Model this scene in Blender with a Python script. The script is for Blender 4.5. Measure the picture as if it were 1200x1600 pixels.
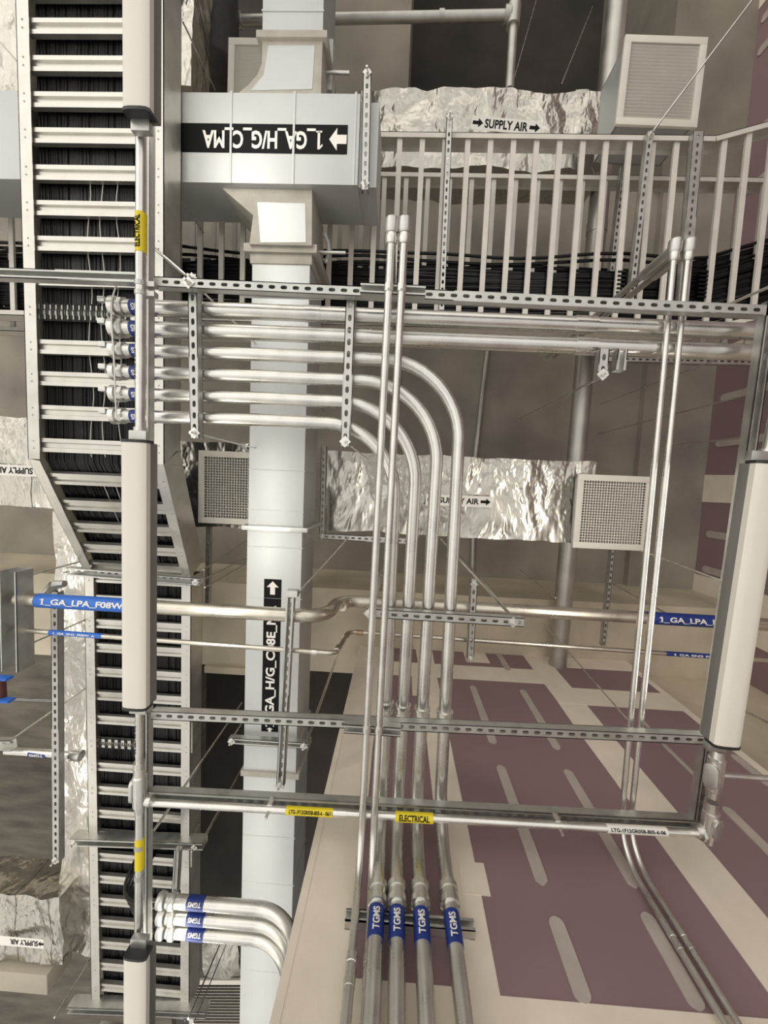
import bpy, bmesh, math, random
from mathutils import Vector, Matrix, noise
random.seed(7)
for o in list(bpy.data.objects): bpy.data.objects.remove(o)
SC = bpy.context.scene
COL = SC.collection
V = Vector

# ------------------------------------------------------------------ camera
# A wide phone lens (f = 600 px in a 1200 x 1600 frame) held at 1.5 m, looking almost straight up.
# World: +Z up, +X to the right of the photo, +Y towards the purple wall (down in the photo).
F = 600.0
Zc = V((22, -45, 600)).normalized()
Xc = V((1, .043, 0)); Xc = (Xc - Zc * Xc.dot(Zc)).normalized()
Yc = Zc.cross(Xc)
EYE = V((0, 0, 1.5))
def c2w(v): return V((Xc.dot(v), Yc.dot(v), Zc.dot(v)))
cam_d = bpy.data.cameras.new('camera'); cam = bpy.data.objects.new('camera', cam_d); COL.objects.link(cam)
cam_d.sensor_fit = 'VERTICAL'; cam_d.sensor_height = 36; cam_d.lens = 36 * F / 1600
cam_d.clip_start = .02; cam_d.clip_end = 100
r_, u_, b_ = c2w(V((1, 0, 0))), c2w(V((0, -1, 0))), c2w(V((0, 0, -1)))
cam.matrix_world = Matrix(((r_.x, u_.x, b_.x, EYE.x), (r_.y, u_.y, b_.y, EYE.y), (r_.z, u_.z, b_.z, EYE.z), (0, 0, 0, 1)))
SC.camera = cam
def ray(px, py): return c2w(V((px - 600, py - 800, F)))
def at(px, py, h):            # the point h metres above the lens seen at this pixel of the photo
    d = ray(px, py); return EYE + d * (h / d.z)
def on_y(px, py, y):          # the point on the plane Y = y
    d = ray(px, py); return EYE + d * (y / d.y)
def on_x(px, py, x):
    d = ray(px, py); return EYE + d * (x / d.x)
H = lambda h: EYE.z + h

# ------------------------------------------------------------------ light
SC.view_settings.view_transform = 'Standard'; SC.view_settings.look = 'None'
SC.view_settings.gamma = 1; SC.view_settings.use_curve_mapping = False
SC.view_settings.exposure = 0.0
W = bpy.data.worlds.new('room_light'); SC.world = W; W.use_nodes = True
nt = W.node_tree; nt.nodes.clear()
wo = nt.nodes.new('ShaderNodeOutputWorld'); bg = nt.nodes.new('ShaderNodeBackground')
tc = nt.nodes.new('ShaderNodeTexCoord'); sx = nt.nodes.new('ShaderNodeSeparateXYZ'); cr = nt.nodes.new('ShaderNodeValToRGB')
mr = nt.nodes.new('ShaderNodeMapRange'); mr.inputs[1].default_value = -1; mr.inputs[2].default_value = 1
nt.links.new(tc.outputs['Generated'], sx.inputs[0]); nt.links.new(sx.outputs['Z'], mr.inputs[0]); nt.links.new(mr.outputs[0], cr.inputs[0])
# stands for the unseen hall: noise for contrast, brighter side to lift the wall
wn = nt.nodes.new('ShaderNodeTexNoise'); wn.inputs['Scale'].default_value = 3.2; wn.inputs['Detail'].default_value = 2
wm = nt.nodes.new('ShaderNodeMapRange'); wm.inputs[1].default_value = .36; wm.inputs[2].default_value = .62; wm.inputs[3].default_value = .50; wm.inputs[4].default_value = 1.32
wx = nt.nodes.new('ShaderNodeMapRange'); wx.inputs[1].default_value = -1; wx.inputs[2].default_value = 1; wx.inputs[3].default_value = .32; wx.inputs[4].default_value = 1.72
wd = nt.nodes.new('ShaderNodeVectorMath'); wd.operation = 'DOT_PRODUCT'; wd.inputs[1].default_value = (-.62, -.78, 0)
mm = nt.nodes.new('ShaderNodeMath'); mm.operation = 'MULTIPLY'; vm = nt.nodes.new('ShaderNodeVectorMath'); vm.operation = 'SCALE'
nt.links.new(tc.outputs['Generated'], wn.inputs['Vector']); nt.links.new(wn.outputs['Fac'], wm.inputs[0]); nt.links.new(tc.outputs['Generated'], wd.inputs[0]); nt.links.new(wd.outputs['Value'], wx.inputs[0])
nt.links.new(wm.outputs[0], mm.inputs[0]); nt.links.new(wx.outputs[0], mm.inputs[1])
nt.links.new(cr.outputs[0], vm.inputs[0]); nt.links.new(mm.outputs[0], vm.inputs['Scale'])
nt.links.new(vm.outputs[0], bg.inputs[0]); nt.links.new(bg.outputs[0], wo.inputs[0])
e = cr.color_ramp.elements           # light bounced off the bright floor below, a dim hall to the sides
e[0].position = 0; e[0].color = (1, .97, .92, 1)
e[1].position = 1; e[1].color = (.05, .045, .04, 1)
k = e.new(.30); k.color = (.92, .88, .81, 1)
k = e.new(.46); k.color = (.47, .44, .395, 1)
k = e.new(.60); k.color = (.16, .145, .13, 1)
bg.inputs[1].default_value = 1.12
LAMP_W = 5.0
def uplight(p, q, power, name='fixture_uplight'):
    d = bpy.data.lights.new(name, 'AREA'); d.shape = 'RECTANGLE'
    L = (q - p).length; d.size = L; d.size_y = .07; d.energy = power; d.color = (1, .94, .83)
    o = bpy.data.objects.new(name, d); COL.objects.link(o)
    x = (q - p).normalized(); z = V((0, 0, -1)); z = (z - x * z.dot(x)).normalized(); y = z.cross(x)
    m = Matrix((x, y, z)).transposed().to_4x4(); m.translation = (p + q) / 2; o.matrix_world = m
    o['kind'] = 'helper'
    return o

# ------------------------------------------------------------------ materials
def mat(name, color, metal=0, rough=.5, var=.0, scale=6, bump=0, bscale=40, rvar=0, color2=None, stretch=None, detail=4):
    m = bpy.data.materials.new(name); m.use_nodes = True
    n = m.node_tree.nodes; l = m.node_tree.links; b = n['Principled BSDF']
    b.inputs['Base Color'].default_value = (*color, 1); b.inputs['Metallic'].default_value = metal; b.inputs['Roughness'].default_value = rough
    t = n.new('ShaderNodeTexCoord'); src = t.outputs['Object']
    if stretch:
        mp = n.new('ShaderNodeMapping'); mp.inputs['Scale'].default_value = stretch; l.new(src, mp.inputs[0]); src = mp.outputs[0]
    if var or color2:
        z = n.new('ShaderNodeTexNoise'); z.inputs['Scale'].default_value = scale; z.inputs['Detail'].default_value = detail; l.new(src, z.inputs['Vector'])
        r = n.new('ShaderNodeValToRGB'); r.color_ramp.elements[0].position = .32; r.color_ramp.elements[1].position = .68
        a = tuple(max(0, c * (1 - var)) for c in color); c2 = color2 or tuple(min(1, c * (1 + var)) for c in color)
        r.color_ramp.elements[0].color = (*a, 1); r.color_ramp.elements[1].color = (*c2, 1)
        l.new(z.outputs['Fac'], r.inputs[0]); l.new(r.outputs[0], b.inputs['Base Color'])
        if rvar:
            q = n.new('ShaderNodeMapRange'); q.inputs[1].default_value = .3; q.inputs[2].default_value = .7
            q.inputs[3].default_value = rough - rvar; q.inputs[4].default_value = rough + rvar
            l.new(z.outputs['Fac'], q.inputs[0]); l.new(q.outputs[0], b.inputs['Roughness'])
    if bump:
        z2 = n.new('ShaderNodeTexNoise'); z2.inputs['Scale'].default_value = bscale; z2.inputs['Detail'].default_value = 3; l.new(src, z2.inputs['Vector'])
        bp = n.new('ShaderNodeBump'); bp.inputs['Strength'].default_value = bump; bp.inputs['Distance'].default_value = .01
        l.new(z2.outputs['Fac'], bp.inputs['Height']); l.new(bp.outputs[0], b.inputs['Normal'])
    return m
GALV = mat('galvanized_steel', (.60, .60, .57), .95, .38, .12, 9, .03, 60, .08)
GALVD = mat('galvanized_strut_steel', (.56, .56, .53), .9, .42, .10, 14, .03, 80, .06)
EMT = mat('zinc_conduit_steel', (.72, .71, .67), .95, .30, .10, 10, .02, 60, .07)
ALU = mat('aluminium_tray', (.64, .625, .575), .85, .34, .08, 8, .02, 60, .06)
LADD = mat('pale_ladder_coating', (.66, .63, .57), .1, .45, .06, 8, .02, 60)
CONCD = mat('shaded_grey_concrete', (.215, .192, .155), 0, .9, .26, 1.3, .25, 14, detail=8)  # concrete darkened so the dimness over the top beams sits in its colour
DUCT = mat('galvanized_duct_sheet', (.56, .575, .57), .6, .55, .07, 2.5, .04, 5, .07)
MASTIC = mat('grey_duct_mastic', (.42, .40, .35), 0, .75, .12, 8, .25, 30)
STEEL = mat('stainless_pipe_steel', (.62, .58, .50), .95, .30, .10, 8, .01, 50, .06)
PIPE = mat('dull_steel_pipe', (.50, .49, .45), .85, .42, .12, 6, .02, 40, .05)
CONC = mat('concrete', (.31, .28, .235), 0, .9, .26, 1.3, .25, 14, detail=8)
CONCB = mat('pale_concrete_beam', (.54, .475, .365), 0, .9, .20, 1.6, .25, 14, detail=8)
DECK = mat('darkened_brown_deck', (.040, .033, .027), 0, .9, .25, 2.0, .1, 10)  # very dark brown paints in the lack of light in the recesses
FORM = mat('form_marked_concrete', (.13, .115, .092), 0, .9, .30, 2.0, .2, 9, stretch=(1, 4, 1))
PURP = mat('purple_gypsum_board', (.265, .175, .188), 0, .62, .05, 2, .05, 60)
MUD = mat('joint_compound', (.78, .70, .59), 0, .8, .06, 5, .10, 30)
MUDS = mat('thin_joint_compound', (.46, .40, .36), 0, .8, .10, 7, .10, 40)
BLACKC = mat('black_cable_jacket', (.005, .005, .006), 0, .3)
BLACKC.node_tree.nodes['Principled BSDF'].inputs['Specular IOR Level'].default_value = .28
WHITEC = mat('white_cable_jacket', (.62, .60, .55), 0, .4)
WHITE = mat('white_grille_paint', (.70, .67, .60), 0, .5, .03, 8)
LENS = mat('cream_fixture_lens', (.80, .765, .68), 0, .45, .02, 4)
HOUS = mat('grey_fixture_housing', (.22, .215, .20), .3, .45, .04, 6)
CAPM = mat('dark_fixture_end_cap', (.02, .02, .02), 0, .4)
DARK = mat('dark_void', (.03, .028, .026), 0, .9)
BLACK = mat('black_label_vinyl', (.006, .006, .006), 0, .6)
BLACK.node_tree.nodes['Principled BSDF'].inputs['Specular IOR Level'].default_value = .15
WLAB = mat('white_label_vinyl', (.80, .78, .73), 0, .5)
BLUE = mat('blue_label_tape', (.012, .035, .21), 0, .42)
BLUEB = mat('bright_blue_tape', (.03, .16, .62), 0, .42)
YEL = mat('yellow_label_tape', (.80, .64, .02), 0, .45)
COPP = mat('brazed_copper', (.42, .30, .18), .9, .35, .2, 30)
FLEX = mat('black_flexible_duct', (.035, .032, .03), 0, .6, .2, 12, .3, 20)
BOXW = mat('cream_box_paint', (.40, .36, .29), 0, .6, .05, 5)
def foil():
    m = mat('crinkled_foil_facing', (.52, .50, .45), .95, .24, .06, 3, 0)
    n = m.node_tree.nodes; l = m.node_tree.links; b = n['Principled BSDF']
    t = n.new('ShaderNodeTexCoord')
    ns = n.new('ShaderNodeTexNoise'); ns.inputs['Scale'].default_value = 2.2; ns.inputs['Detail'].default_value = 4; ns.inputs['Distortion'].default_value = .3
    vo = n.new('ShaderNodeTexVoronoi'); vo.inputs['Scale'].default_value = 6; vo.feature = 'SMOOTH_F1'
    mp = n.new('ShaderNodeMapping'); mp.inputs['Scale'].default_value = (1.25, .75, 1.0)
    ad = n.new('ShaderNodeMath'); ad.operation = 'ADD'
    l.new(t.outputs['Object'], mp.inputs[0]); l.new(mp.outputs[0], ns.inputs['Vector']); l.new(ns.outputs['Color'], vo.inputs['Vector'])
    l.new(ns.outputs['Fac'], ad.inputs[0]); l.new(vo.outputs['Distance'], ad.inputs[1])
    bp = n.new('ShaderNodeBump'); bp.inputs['Strength'].default_value = .42; bp.inputs['Distance'].default_value = .05
    l.new(ad.outputs[0], bp.inputs['Height']); l.new(bp.outputs[0], b.inputs['Normal'])
    return m
FOIL = foil()

# ------------------------------------------------------------------ mesh helpers (all in world coordinates)
class MB:
    def __init__(s): s.v = []; s.f = []
    def add(s, vs, fs):
        k = len(s.v); s.v += [V(p) for p in vs]; s.f += [tuple(i + k for i in f) for f in fs]; return s
    def box(s, lo, hi, M=None):
        x0, y0, z0 = lo; x1, y1, z1 = hi
        vs = [V((x, y, z)) for z in (z0, z1) for y in (y0, y1) for x in (x0, x1)]
        if M: vs = [M @ p for p in vs]
        return s.add(vs, [(0, 2, 3, 1), (4, 5, 7, 6), (0, 1, 5, 4), (2, 6, 7, 3), (0, 4, 6, 2), (1, 3, 7, 5)])
    def prism(s, poly, z0, z1):            # polygon (x, y) seen from above, extruded in z
        n = len(poly)
        a = sum(poly[i][0] * poly[(i + 1) % n][1] - poly[(i + 1) % n][0] * poly[i][1] for i in range(n))
        if a < 0: poly = poly[::-1]
        vs = [(x, y, z0) for x, y in poly] + [(x, y, z1) for x, y in poly]
        return s.add(vs, [tuple(range(n))[::-1], tuple(range(n, 2 * n))] + [(i, (i + 1) % n, n + (i + 1) % n, n + i) for i in range(n)])
    def extrude(s, prof, L, M):            # profile (y, z) counter-clockwise seen from +x, along local x
        n = len(prof)
        vs = [M @ V((0, y, z)) for y, z in prof] + [M @ V((L, y, z)) for y, z in prof]
        return s.add(vs, [tuple(range(n))[::-1], tuple(range(n, 2 * n))] + [(i, (i + 1) % n, n + (i + 1) % n, n + i) for i in range(n)])
    def tube(s, pts, r, n=14, caps=True):
        pts = [V(p) for p in pts]; rs = r if isinstance(r, (list, tuple)) else [r] * len(pts)
        t0 = (pts[1] - pts[0]).normalized()
        a = t0.orthogonal().normalized(); vs = []; fs = []
        for i, p in enumerate(pts):
            t = ((pts[i + 1] - p).normalized() if i == 0 else (p - pts[i - 1]).normalized() if i == len(pts) - 1 else ((pts[i + 1] - p).normalized() + (p - pts[i - 1]).normalized()))
            t = t.normalized() if t.length > 1e-9 else t0
            a = (a - t * a.dot(t)).normalized(); b = t.cross(a)
            vs += [p + (a * math.cos(2 * math.pi * j / n) + b * math.sin(2 * math.pi * j / n)) * rs[i] for j in range(n)]
        for i in range(len(pts) - 1):
            for j in range(n):
                q = (j + 1) % n; fs.append((i * n + j, i * n + q, (i + 1) * n + q, (i + 1) * n + j))
        if caps: fs += [tuple(range(n))[::-1], tuple(range((len(pts) - 1) * n, len(pts) * n))]
        return s.add(vs, fs)
def frame(p, d, up=(0, 0, 1)):              # local x along d, local z near up
    x = V(d).normalized(); z = V(up); z = (z - x * z.dot(x)).normalized(); y = z.cross(x)
    m = Matrix((x, y, z)).transposed().to_4x4(); m.translation = V(p); return m
def link_mesh(mb, name, m, inv=None, smooth=False, bevel=0):
    me = bpy.data.meshes.new(name)
    vs = [inv @ p for p in mb.v] if inv else mb.v
    me.from_pydata([tuple(p) for p in vs], [], mb.f); me.validate(); me.update()
    if bevel:
        bm = bmesh.new(); bm.from_mesh(me)
        bmesh.ops.bevel(bm, geom=[e for e in bm.edges if e.calc_face_angle(0) > .6], offset=bevel, segments=2, affect='EDGES', profile=.6)
        bm.to_mesh(me); bm.free()
    if smooth or bevel:
        for p in me.polygons: p.use_smooth = True
        me.set_sharp_from_angle(angle=math.radians(42))
    me.materials.append(m)
    o = bpy.data.objects.new(name, me); COL.objects.link(o); return o
def tag(o, label, cat, group=None, kind=None):
    o['label'] = label; o['category'] = cat
    if group: o['group'] = group
    if kind: o['kind'] = kind
    return o
class Thing:
    def __init__(s, name, label, cat, origin, group=None):
        s.o = bpy.data.objects.new(name, None); COL.objects.link(s.o); s.o.empty_display_size = .05
        s.o.location = origin; s.inv = Matrix.Translation(-V(origin)); tag(s.o, label, cat, group)
    def part(s, name, mb, m, parent=None, smooth=False, bevel=0, label=None):
        o = link_mesh(mb, name, m, s.inv, smooth, bevel); o.parent = parent or s.o
        if label: o['label'] = label
        return o
def single(name, mb, m, label, cat, origin, group=None, kind=None, smooth=False, bevel=0):
    o = link_mesh(mb, name, m, Matrix.Translation(-V(origin)), smooth, bevel); o.location = origin
    return tag(o, label, cat, group, kind)
def struct(name, mb, m, parent=None, smooth=False):
    o = link_mesh(mb, name, m, None, smooth); o['kind'] = 'structure'
    if parent: o.parent = parent
    return o
def arc(pts, r, n=9):                      # polyline with filleted corners
    pts = [V(p) for p in pts]; out = [pts[0]]
    for i in range(1, len(pts) - 1):
        a, p, b = pts[i - 1], pts[i], pts[i + 1]; u = (a - p).normalized(); w = (b - p).normalized()
        th = math.pi - u.angle(w)
        if th < .02: out.append(p); continue
        rr = r[i - 1] if isinstance(r, (list, tuple)) else r
        t = min(rr * math.tan(th / 2), .49 * (a - p).length if i > 1 else .98 * (a - p).length, .49 * (b - p).length if i < len(pts) - 2 else .98 * (b - p).length)
        rr = t / math.tan(th / 2); c = p + (u + w).normalized() * (rr / math.cos(th / 2))
        s0 = p + u * t - c; ax = s0.cross(p + w * t - c).normalized()
        out += [c + Matrix.Rotation(th * k / n, 3, ax) @ s0 for k in range(n + 1)]
    out.append(pts[-1]); return out
# ---- lettering
_tx = {}
def text_geo(text, size, bold=.03):
    key = (text, bold)
    if key not in _tx:
        c = bpy.data.curves.new('lettering', 'FONT'); c.body = text; c.size = 1; c.offset = bold; c.resolution_u = 3
        c.align_x = 'CENTER'; c.align_y = 'CENTER'; c.fill_mode = 'FRONT'
        o = bpy.data.objects.new('lettering', c); COL.objects.link(o)
        dg = bpy.context.evaluated_depsgraph_get(); dg.update()
        me = bpy.data.meshes.new_from_object(o.evaluated_get(dg))
        bm = bmesh.new(); bm.from_mesh(me)
        for k in range(-3, 4):
            bmesh.ops.bisect_plane(bm, geom=bm.verts[:] + bm.edges[:] + bm.faces[:], plane_co=(0, k * .11, 0), plane_no=(0, 1, 0))
        ys = [v.co.y for v in bm.verts]; xs = [v.co.x for v in bm.verts]
        cx, cy = (min(xs) + max(xs)) / 2, (min(ys) + max(ys)) / 2
        if text.startswith('1'):
            xm, ym = min(xs), max(ys); q = [bm.verts.new((xm + a_, ym - b_, 0)) for a_, b_ in ((.02, 0), (.02, .13), (-.17, .24), (-.17, .15))]; bm.faces.new(q); xs.append(xm - .17)
            q = [bm.verts.new((xm + a_, b_, 0)) for a_, b_ in ((-.13, min(ys) + .13 if '_' not in text else -.29), (-.13, -.36), (.26, -.36), (.26, -.29))]; bm.faces.new(q)
        bm.verts.index_update()
        _tx[key] = ([(v.co.x - cx, v.co.y - cy) for v in bm.verts], [tuple(v.index for v in f.verts) for f in bm.faces], max(xs) - min(xs), max(ys) - min(ys))
        bm.free(); bpy.data.objects.remove(o); bpy.data.meshes.remove(me)
    return _tx[key]
def text_flat(text, c, right, up, w, h, bold=.03):
    vs, fs, tw, th = text_geo(text, 1, bold); R = V(right).normalized(); U = V(up); U = (U - R * U.dot(R)).normalized()
    return MB().add([V(c) + R * (x * w / tw) + U * (y * h / th) for x, y in vs], fs)
def arrow_flat(c, right, up, w, h):
    R = V(right).normalized(); U = V(up); U = (U - R * U.dot(R)).normalized()
    p = [(-.5, -.2), (.05, -.2), (.05, -.5), (.5, 0), (.05, .5), (.05, .2), (-.5, .2)]
    return MB().add([V(c) + R * (x * w) + U * (y * h) for x, y in p], [(0, 1, 5, 6), (2, 3, 4)])
def sticker(t, c, right, up, w, h, m, letters, tm, name='label', parent=None):
    """flat label: plate plus lettering just proud of it. letters: (text or '>' / '<', centre fraction, width fraction, height fraction)"""
    R = V(right).normalized(); U = V(up); U = (U - R * U.dot(R)).normalized(); N = R.cross(U)
    M = Matrix((R, U, N)).transposed().to_4x4(); M.translation = V(c)
    b = MB().box((-w / 2, -h / 2, 0), (w / 2, h / 2, .0012), M); lab = t.part(name, b, m, parent)
    q = MB()
    for tx, cf, wf, hf in letters:
        cc = V(c) + R * (cf * w) + N * .0024
        g = arrow_flat(cc, R, U, wf * w, hf * h) if tx == '>' else arrow_flat(cc, -R, U, wf * w, hf * h) if tx == '<' else text_flat(tx, cc, R, U, wf * w, hf * h)
        q.add(g.v, g.f)
    if letters: t.part('lettering', q, tm, lab)
    return lab
def sleeve(t, p, q, r, m, text, tm, facing=(0, 0, -1), flip=False, height=None, wfrac=.8, name='label', parent=None):
    """tape wrapped round a pipe from p to q with lettering bent round the pipe on the side that faces `facing`"""
    p, q = V(p), V(q); d = (q - p).normalized(); L = (q - p).length
    lab = t.part(name, MB().tube([p, q], r + .0012, 20), m, parent, smooth=True)
    if not text: return lab
    N = V(facing); N = (N - d * N.dot(d)).normalized(); R = -d if flip else d; U = N.cross(R)
    vs, fs, tw, th = text_geo(text, 1); hh = height or 1.0 * r; w = L * wfrac
    pts = []
    for x, y in vs:
        a = y * hh / th / r
        pts.append((p + q) / 2 + R * (x * w / tw) + (N * math.cos(a) + U * math.sin(a)) * (r + .0026))
    t.part('lettering', MB().add(pts, fs), tm, lab)
    return lab
# ---- strut channel
SP = .0508
def strut_mb(p0, p1, slotted=True, up=(0, 0, 1), w=.041, d=.041, th=.0035, mb=None):
    """U channel from p0 to p1 (line along the middle of its lower face). slotted: the perforated back is below; else the open side is below"""
    mb = mb or MB(); p0, p1 = V(p0), V(p1); L = (p1 - p0).length; M = frame(p0, p1 - p0, up)
    if not slotted: M = M @ Matrix.Translation((0, 0, d)) @ Matrix.Rotation(math.pi, 4, 'X')
    n = max(1, int(L / SP)); off = (L - n * SP) / 2; sl, sw = .0285, .0150
    hw = w / 2
    def plate(x0, x1): mb.box((x0, -hw, 0), (x1, hw, th), M)
    if off > .001: plate(0, off); plate(L - off, L)
    k = 4; ob = []
    for i in range(k + 1):
        a = -math.pi / 2 + math.pi * i / k; ob.append((sl / 2 - sw / 2 + math.cos(a) * sw / 2, math.sin(a) * sw / 2))
    for i in range(k + 1):
        a = math.pi / 2 + math.pi * i / k; ob.append((-(sl / 2 - sw / 2) + math.cos(a) * sw / 2, math.sin(a) * sw / 2))
    xo, hp = sl / 2 - sw / 2, SP / 2
    out = [(xo, -hw), (hp, -hw), (hp, 0), (hp, hw), (xo, hw), (-xo, hw), (-hp, hw), (-hp, 0), (-hp, -hw), (-xo, -hw)]
    m_ = len(ob)
    for i in range(n):
        cx = off + SP * (i + .5)
        vs = []
        for z in (0, th):
            vs += [M @ V((cx + x, y, z)) for x, y in ob] + [M @ V((cx + x, y, z)) for x, y in out]
        fs = []
        for j in range(m_):
            q = (j + 1) % m_
            fs += [(m_ + q, q, j, m_ + j)[::-1], (2 * m_ + j, 3 * m_ + j, 3 * m_ + q, 2 * m_ + q), (j, q, 2 * m_ + q, 2 * m_ + j)]
        mb.add(vs, fs)
    mb.box((0, -hw, 0), (L, -hw + th, d), M); mb.box((0, hw - th, 0), (L, hw, d), M)
    mb.box((0, -hw, d - .006), (L, -hw + .010, d), M); mb.box((0, hw - .010, d - .006), (L, hw, d), M)
    return mb
def bolt_mb(p, axis=(0, 0, -1), r=.016, stick=.02):
    p = V(p); a = V(axis).normalized(); mb = MB()
    M = frame(p, a, a.orthogonal())
    mb.box((0, -r * 1.15, -r * 1.15), (.005, r * 1.15, r * 1.15), M)
    mb.tube([p + a * .005, p + a * .016], r * .72, 6); mb.tube([p + a * .016, p + a * (.016 + stick)], r * .38, 8)
    return mb
def strut(p0, p1, label, slotted=True, up=(0, 0, 1), bolts=(), name='slotted_strut', group=None, w=.041, d=.041, m=None):
    p0, p1 = V(p0), V(p1); t = Thing(name, label, 'strut', p0, group)
    t.part('channel', strut_mb(p0, p1, slotted, up, w, d), m or GALVD)
    for f in bolts:
        p = p0.lerp(p1, f); t.part('bolt', bolt_mb(p), EMT, smooth=False)
    return t
def rod(p, q, label, r=.005, name='threaded_rod', cat='rod', group=None, m=None):
    return single(name, MB().tube([p, q], r, 8), m or EMT, label, cat, V(p), group, smooth=True)
def ring(p, q, r, name, t, m=None, parent=None, n=18):
    return t.part(name, MB().tube([p, q], r, n), m or EMT, parent, smooth=True)
def coupling(t, p, q, r, name='coupling', m=None):
    p, q = V(p), V(q); d = q - p
    pts = [p, p + d * .02, p + d * .30, p + d * .32, p + d * .68, p + d * .70, p + d * .98, q]
    return t.part(name, MB().tube(pts, [r * 1.12, r * 1.34, r * 1.34, r * 1.18, r * 1.18, r * 1.34, r * 1.34, r * 1.12], 16), m or EMT, smooth=True)

# ================================================================== STRUCTURE
WALLY = 1.72
SLAB = 4.75
rx = at(1095, 720, SLAB).x                       # plane of the right-hand wall
# deck, slab, beams
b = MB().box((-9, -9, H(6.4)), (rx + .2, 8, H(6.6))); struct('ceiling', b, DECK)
b = MB().box((-9, -3.45, H(SLAB)), (rx, 1.12, H(6.4))); struct('ceiling', b, CONC)
b = MB().box((-9, 1.12, H(3.9)), (rx, 2.02, H(6.4))); struct('trim_1', b, CONCB)          # beam along the purple wall
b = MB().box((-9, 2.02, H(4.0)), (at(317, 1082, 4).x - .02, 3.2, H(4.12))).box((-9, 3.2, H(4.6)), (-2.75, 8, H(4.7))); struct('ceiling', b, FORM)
x0, x1 = at(510, 60, 4.6).x, at(641, 60, 4.6).x
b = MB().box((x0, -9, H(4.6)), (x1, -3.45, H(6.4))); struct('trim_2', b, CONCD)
x0 = at(1052, 80, 4.6).x
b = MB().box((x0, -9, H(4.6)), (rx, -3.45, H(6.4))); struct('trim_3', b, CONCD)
b = MB().box((at(1000, 700, 4.66).x, -3.45, H(4.66)), (rx, 1.12, H(SLAB))); struct('trim_4', b, CONC)
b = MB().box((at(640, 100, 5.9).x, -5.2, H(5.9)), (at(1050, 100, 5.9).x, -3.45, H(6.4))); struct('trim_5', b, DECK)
# walls
xe, xw = on_y(427, 1600, WALLY).x, 2.42
b = MB().box((xe, WALLY, 0), (xw, WALLY + .13, H(3.9))); front = struct('wall_front', b, PURP)
b = MB().box((xw, WALLY + .13, 0), (rx + .2, WALLY + .30, H(3.9))); struct('wall_back', b, CONCB)
b = MB().box((rx, -9, 0), (rx + .15, WALLY + .3, H(6.4))); right = struct('wall_right', b, PURP)
b = MB().box((xe - .012, WALLY - .004, 0), (xe + .02, WALLY + .134, H(3.9))); struct('trim_6', b, MUD, front)      # corner bead
def wob(a0, a1, b0, b1, n=14, amp=.008, seed=0):
    """wavy-edged strip between a0..a1 across, running b0..b1 along"""
    L = []; R = []
    for i in range(n + 1):
        f = b0 + (b1 - b0) * i / n
        L.append((a0 + amp * noise.noise(V((f * 2.3, seed, 1))), f)); R.append((a1 + amp * noise.noise(V((f * 2.3, seed, 7))), f))
    return L, R
_pn = [0]
def patch(wall, kind, a0, a1, b0, b1, m, seed, th=None, axis='y', pos=WALLY, round_=False):
    _pn[0] += 1; th = .0015 + .00022 * _pn[0]
    L, R = wob(a0, a1, b0, b1, n=40 if round_ else 14, seed=seed, amp=.012 if not round_ else .005)
    if round_:
        w = (a1 - a0) / 2; c = (a0 + a1) / 2; n = len(L)
        for i in range(n):
            f = i / (n - 1); e_ = min(f, 1 - f) * (b1 - b0)
            q = math.sqrt(max(0.02, 1 - (1 - min(1, e_ / w)) ** 2)) if e_ < w else 1
            L[i] = (c - (c - L[i][0]) * q, L[i][1]); R[i] = (c + (R[i][0] - c) * q, R[i][1])
    n = len(L); vs = []
    for dth in (-th, .001 + th):
        for p in L + R: vs.append((p[0], pos + dth, p[1]) if axis == 'y' else (pos + dth, p[0], p[1]))
    fs = []
    for i in range(n - 1):
        fs += [(i, i + 1, n + i + 1, n + i), (i, 2 * n + i, 2 * n + i + 1, i + 1), (n + i, n + i + 1, 3 * n + i + 1, 3 * n + i)]
    fs += [(0, n, 3 * n, 2 * n), (n - 1, 3 * n - 1, 4 * n - 1, 2 * n - 1)]
    struct(kind, MB().add(vs, fs), m, wall)
zt = lambda px, py: on_y(px, py, WALLY).z
X = lambda px, py: on_y(px, py, WALLY).x
sd = 0
# vertical taped joints of the purple wall
jx = [(xe, -.085), (.27, .43), (1.375, 1.60), (2.36, 2.42)]
for a, c in jx:
    sd += 1; patch(front, 'trim_7', a, c, 0, H(3.9), MUD, sd)
zj = zt(785, 1557)
patch(front, 'trim_8', -.085, 1.40, zj - .34, zj, MUD, 21); patch(front, 'trim_8', -.085, .27, zt(620, 1535) - .3, zt(620, 1535), MUD, 22, th=.0026)
zq = zt(720, 1061)
patch(front, 'trim_8', -.085, 1.40, zq, zt(720, 1040), MUD, 23); 
zr = zt(950, 1104); patch(front, 'trim_8', 1.38, 2.42, zr, zr + .26, MUD, 24)
patch(front, 'trim_8', .75, .98, zt(830, 1040), zt(830, 1015), MUD, 25); patch(front, 'trim_8', 1.6, 2.4, H(3.68), H(3.9), MUD, 26)
patch(front, 'trim_8', .35, .47, zt(757, 1400), zt(735, 1348), MUD, 27, th=.003); patch(front, 'trim_8', .20, .3, zt(620, 1085), zt(620, 1055), MUD, 28, th=.003)  # first patch paints a lit area of the wall in compound colour
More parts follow.
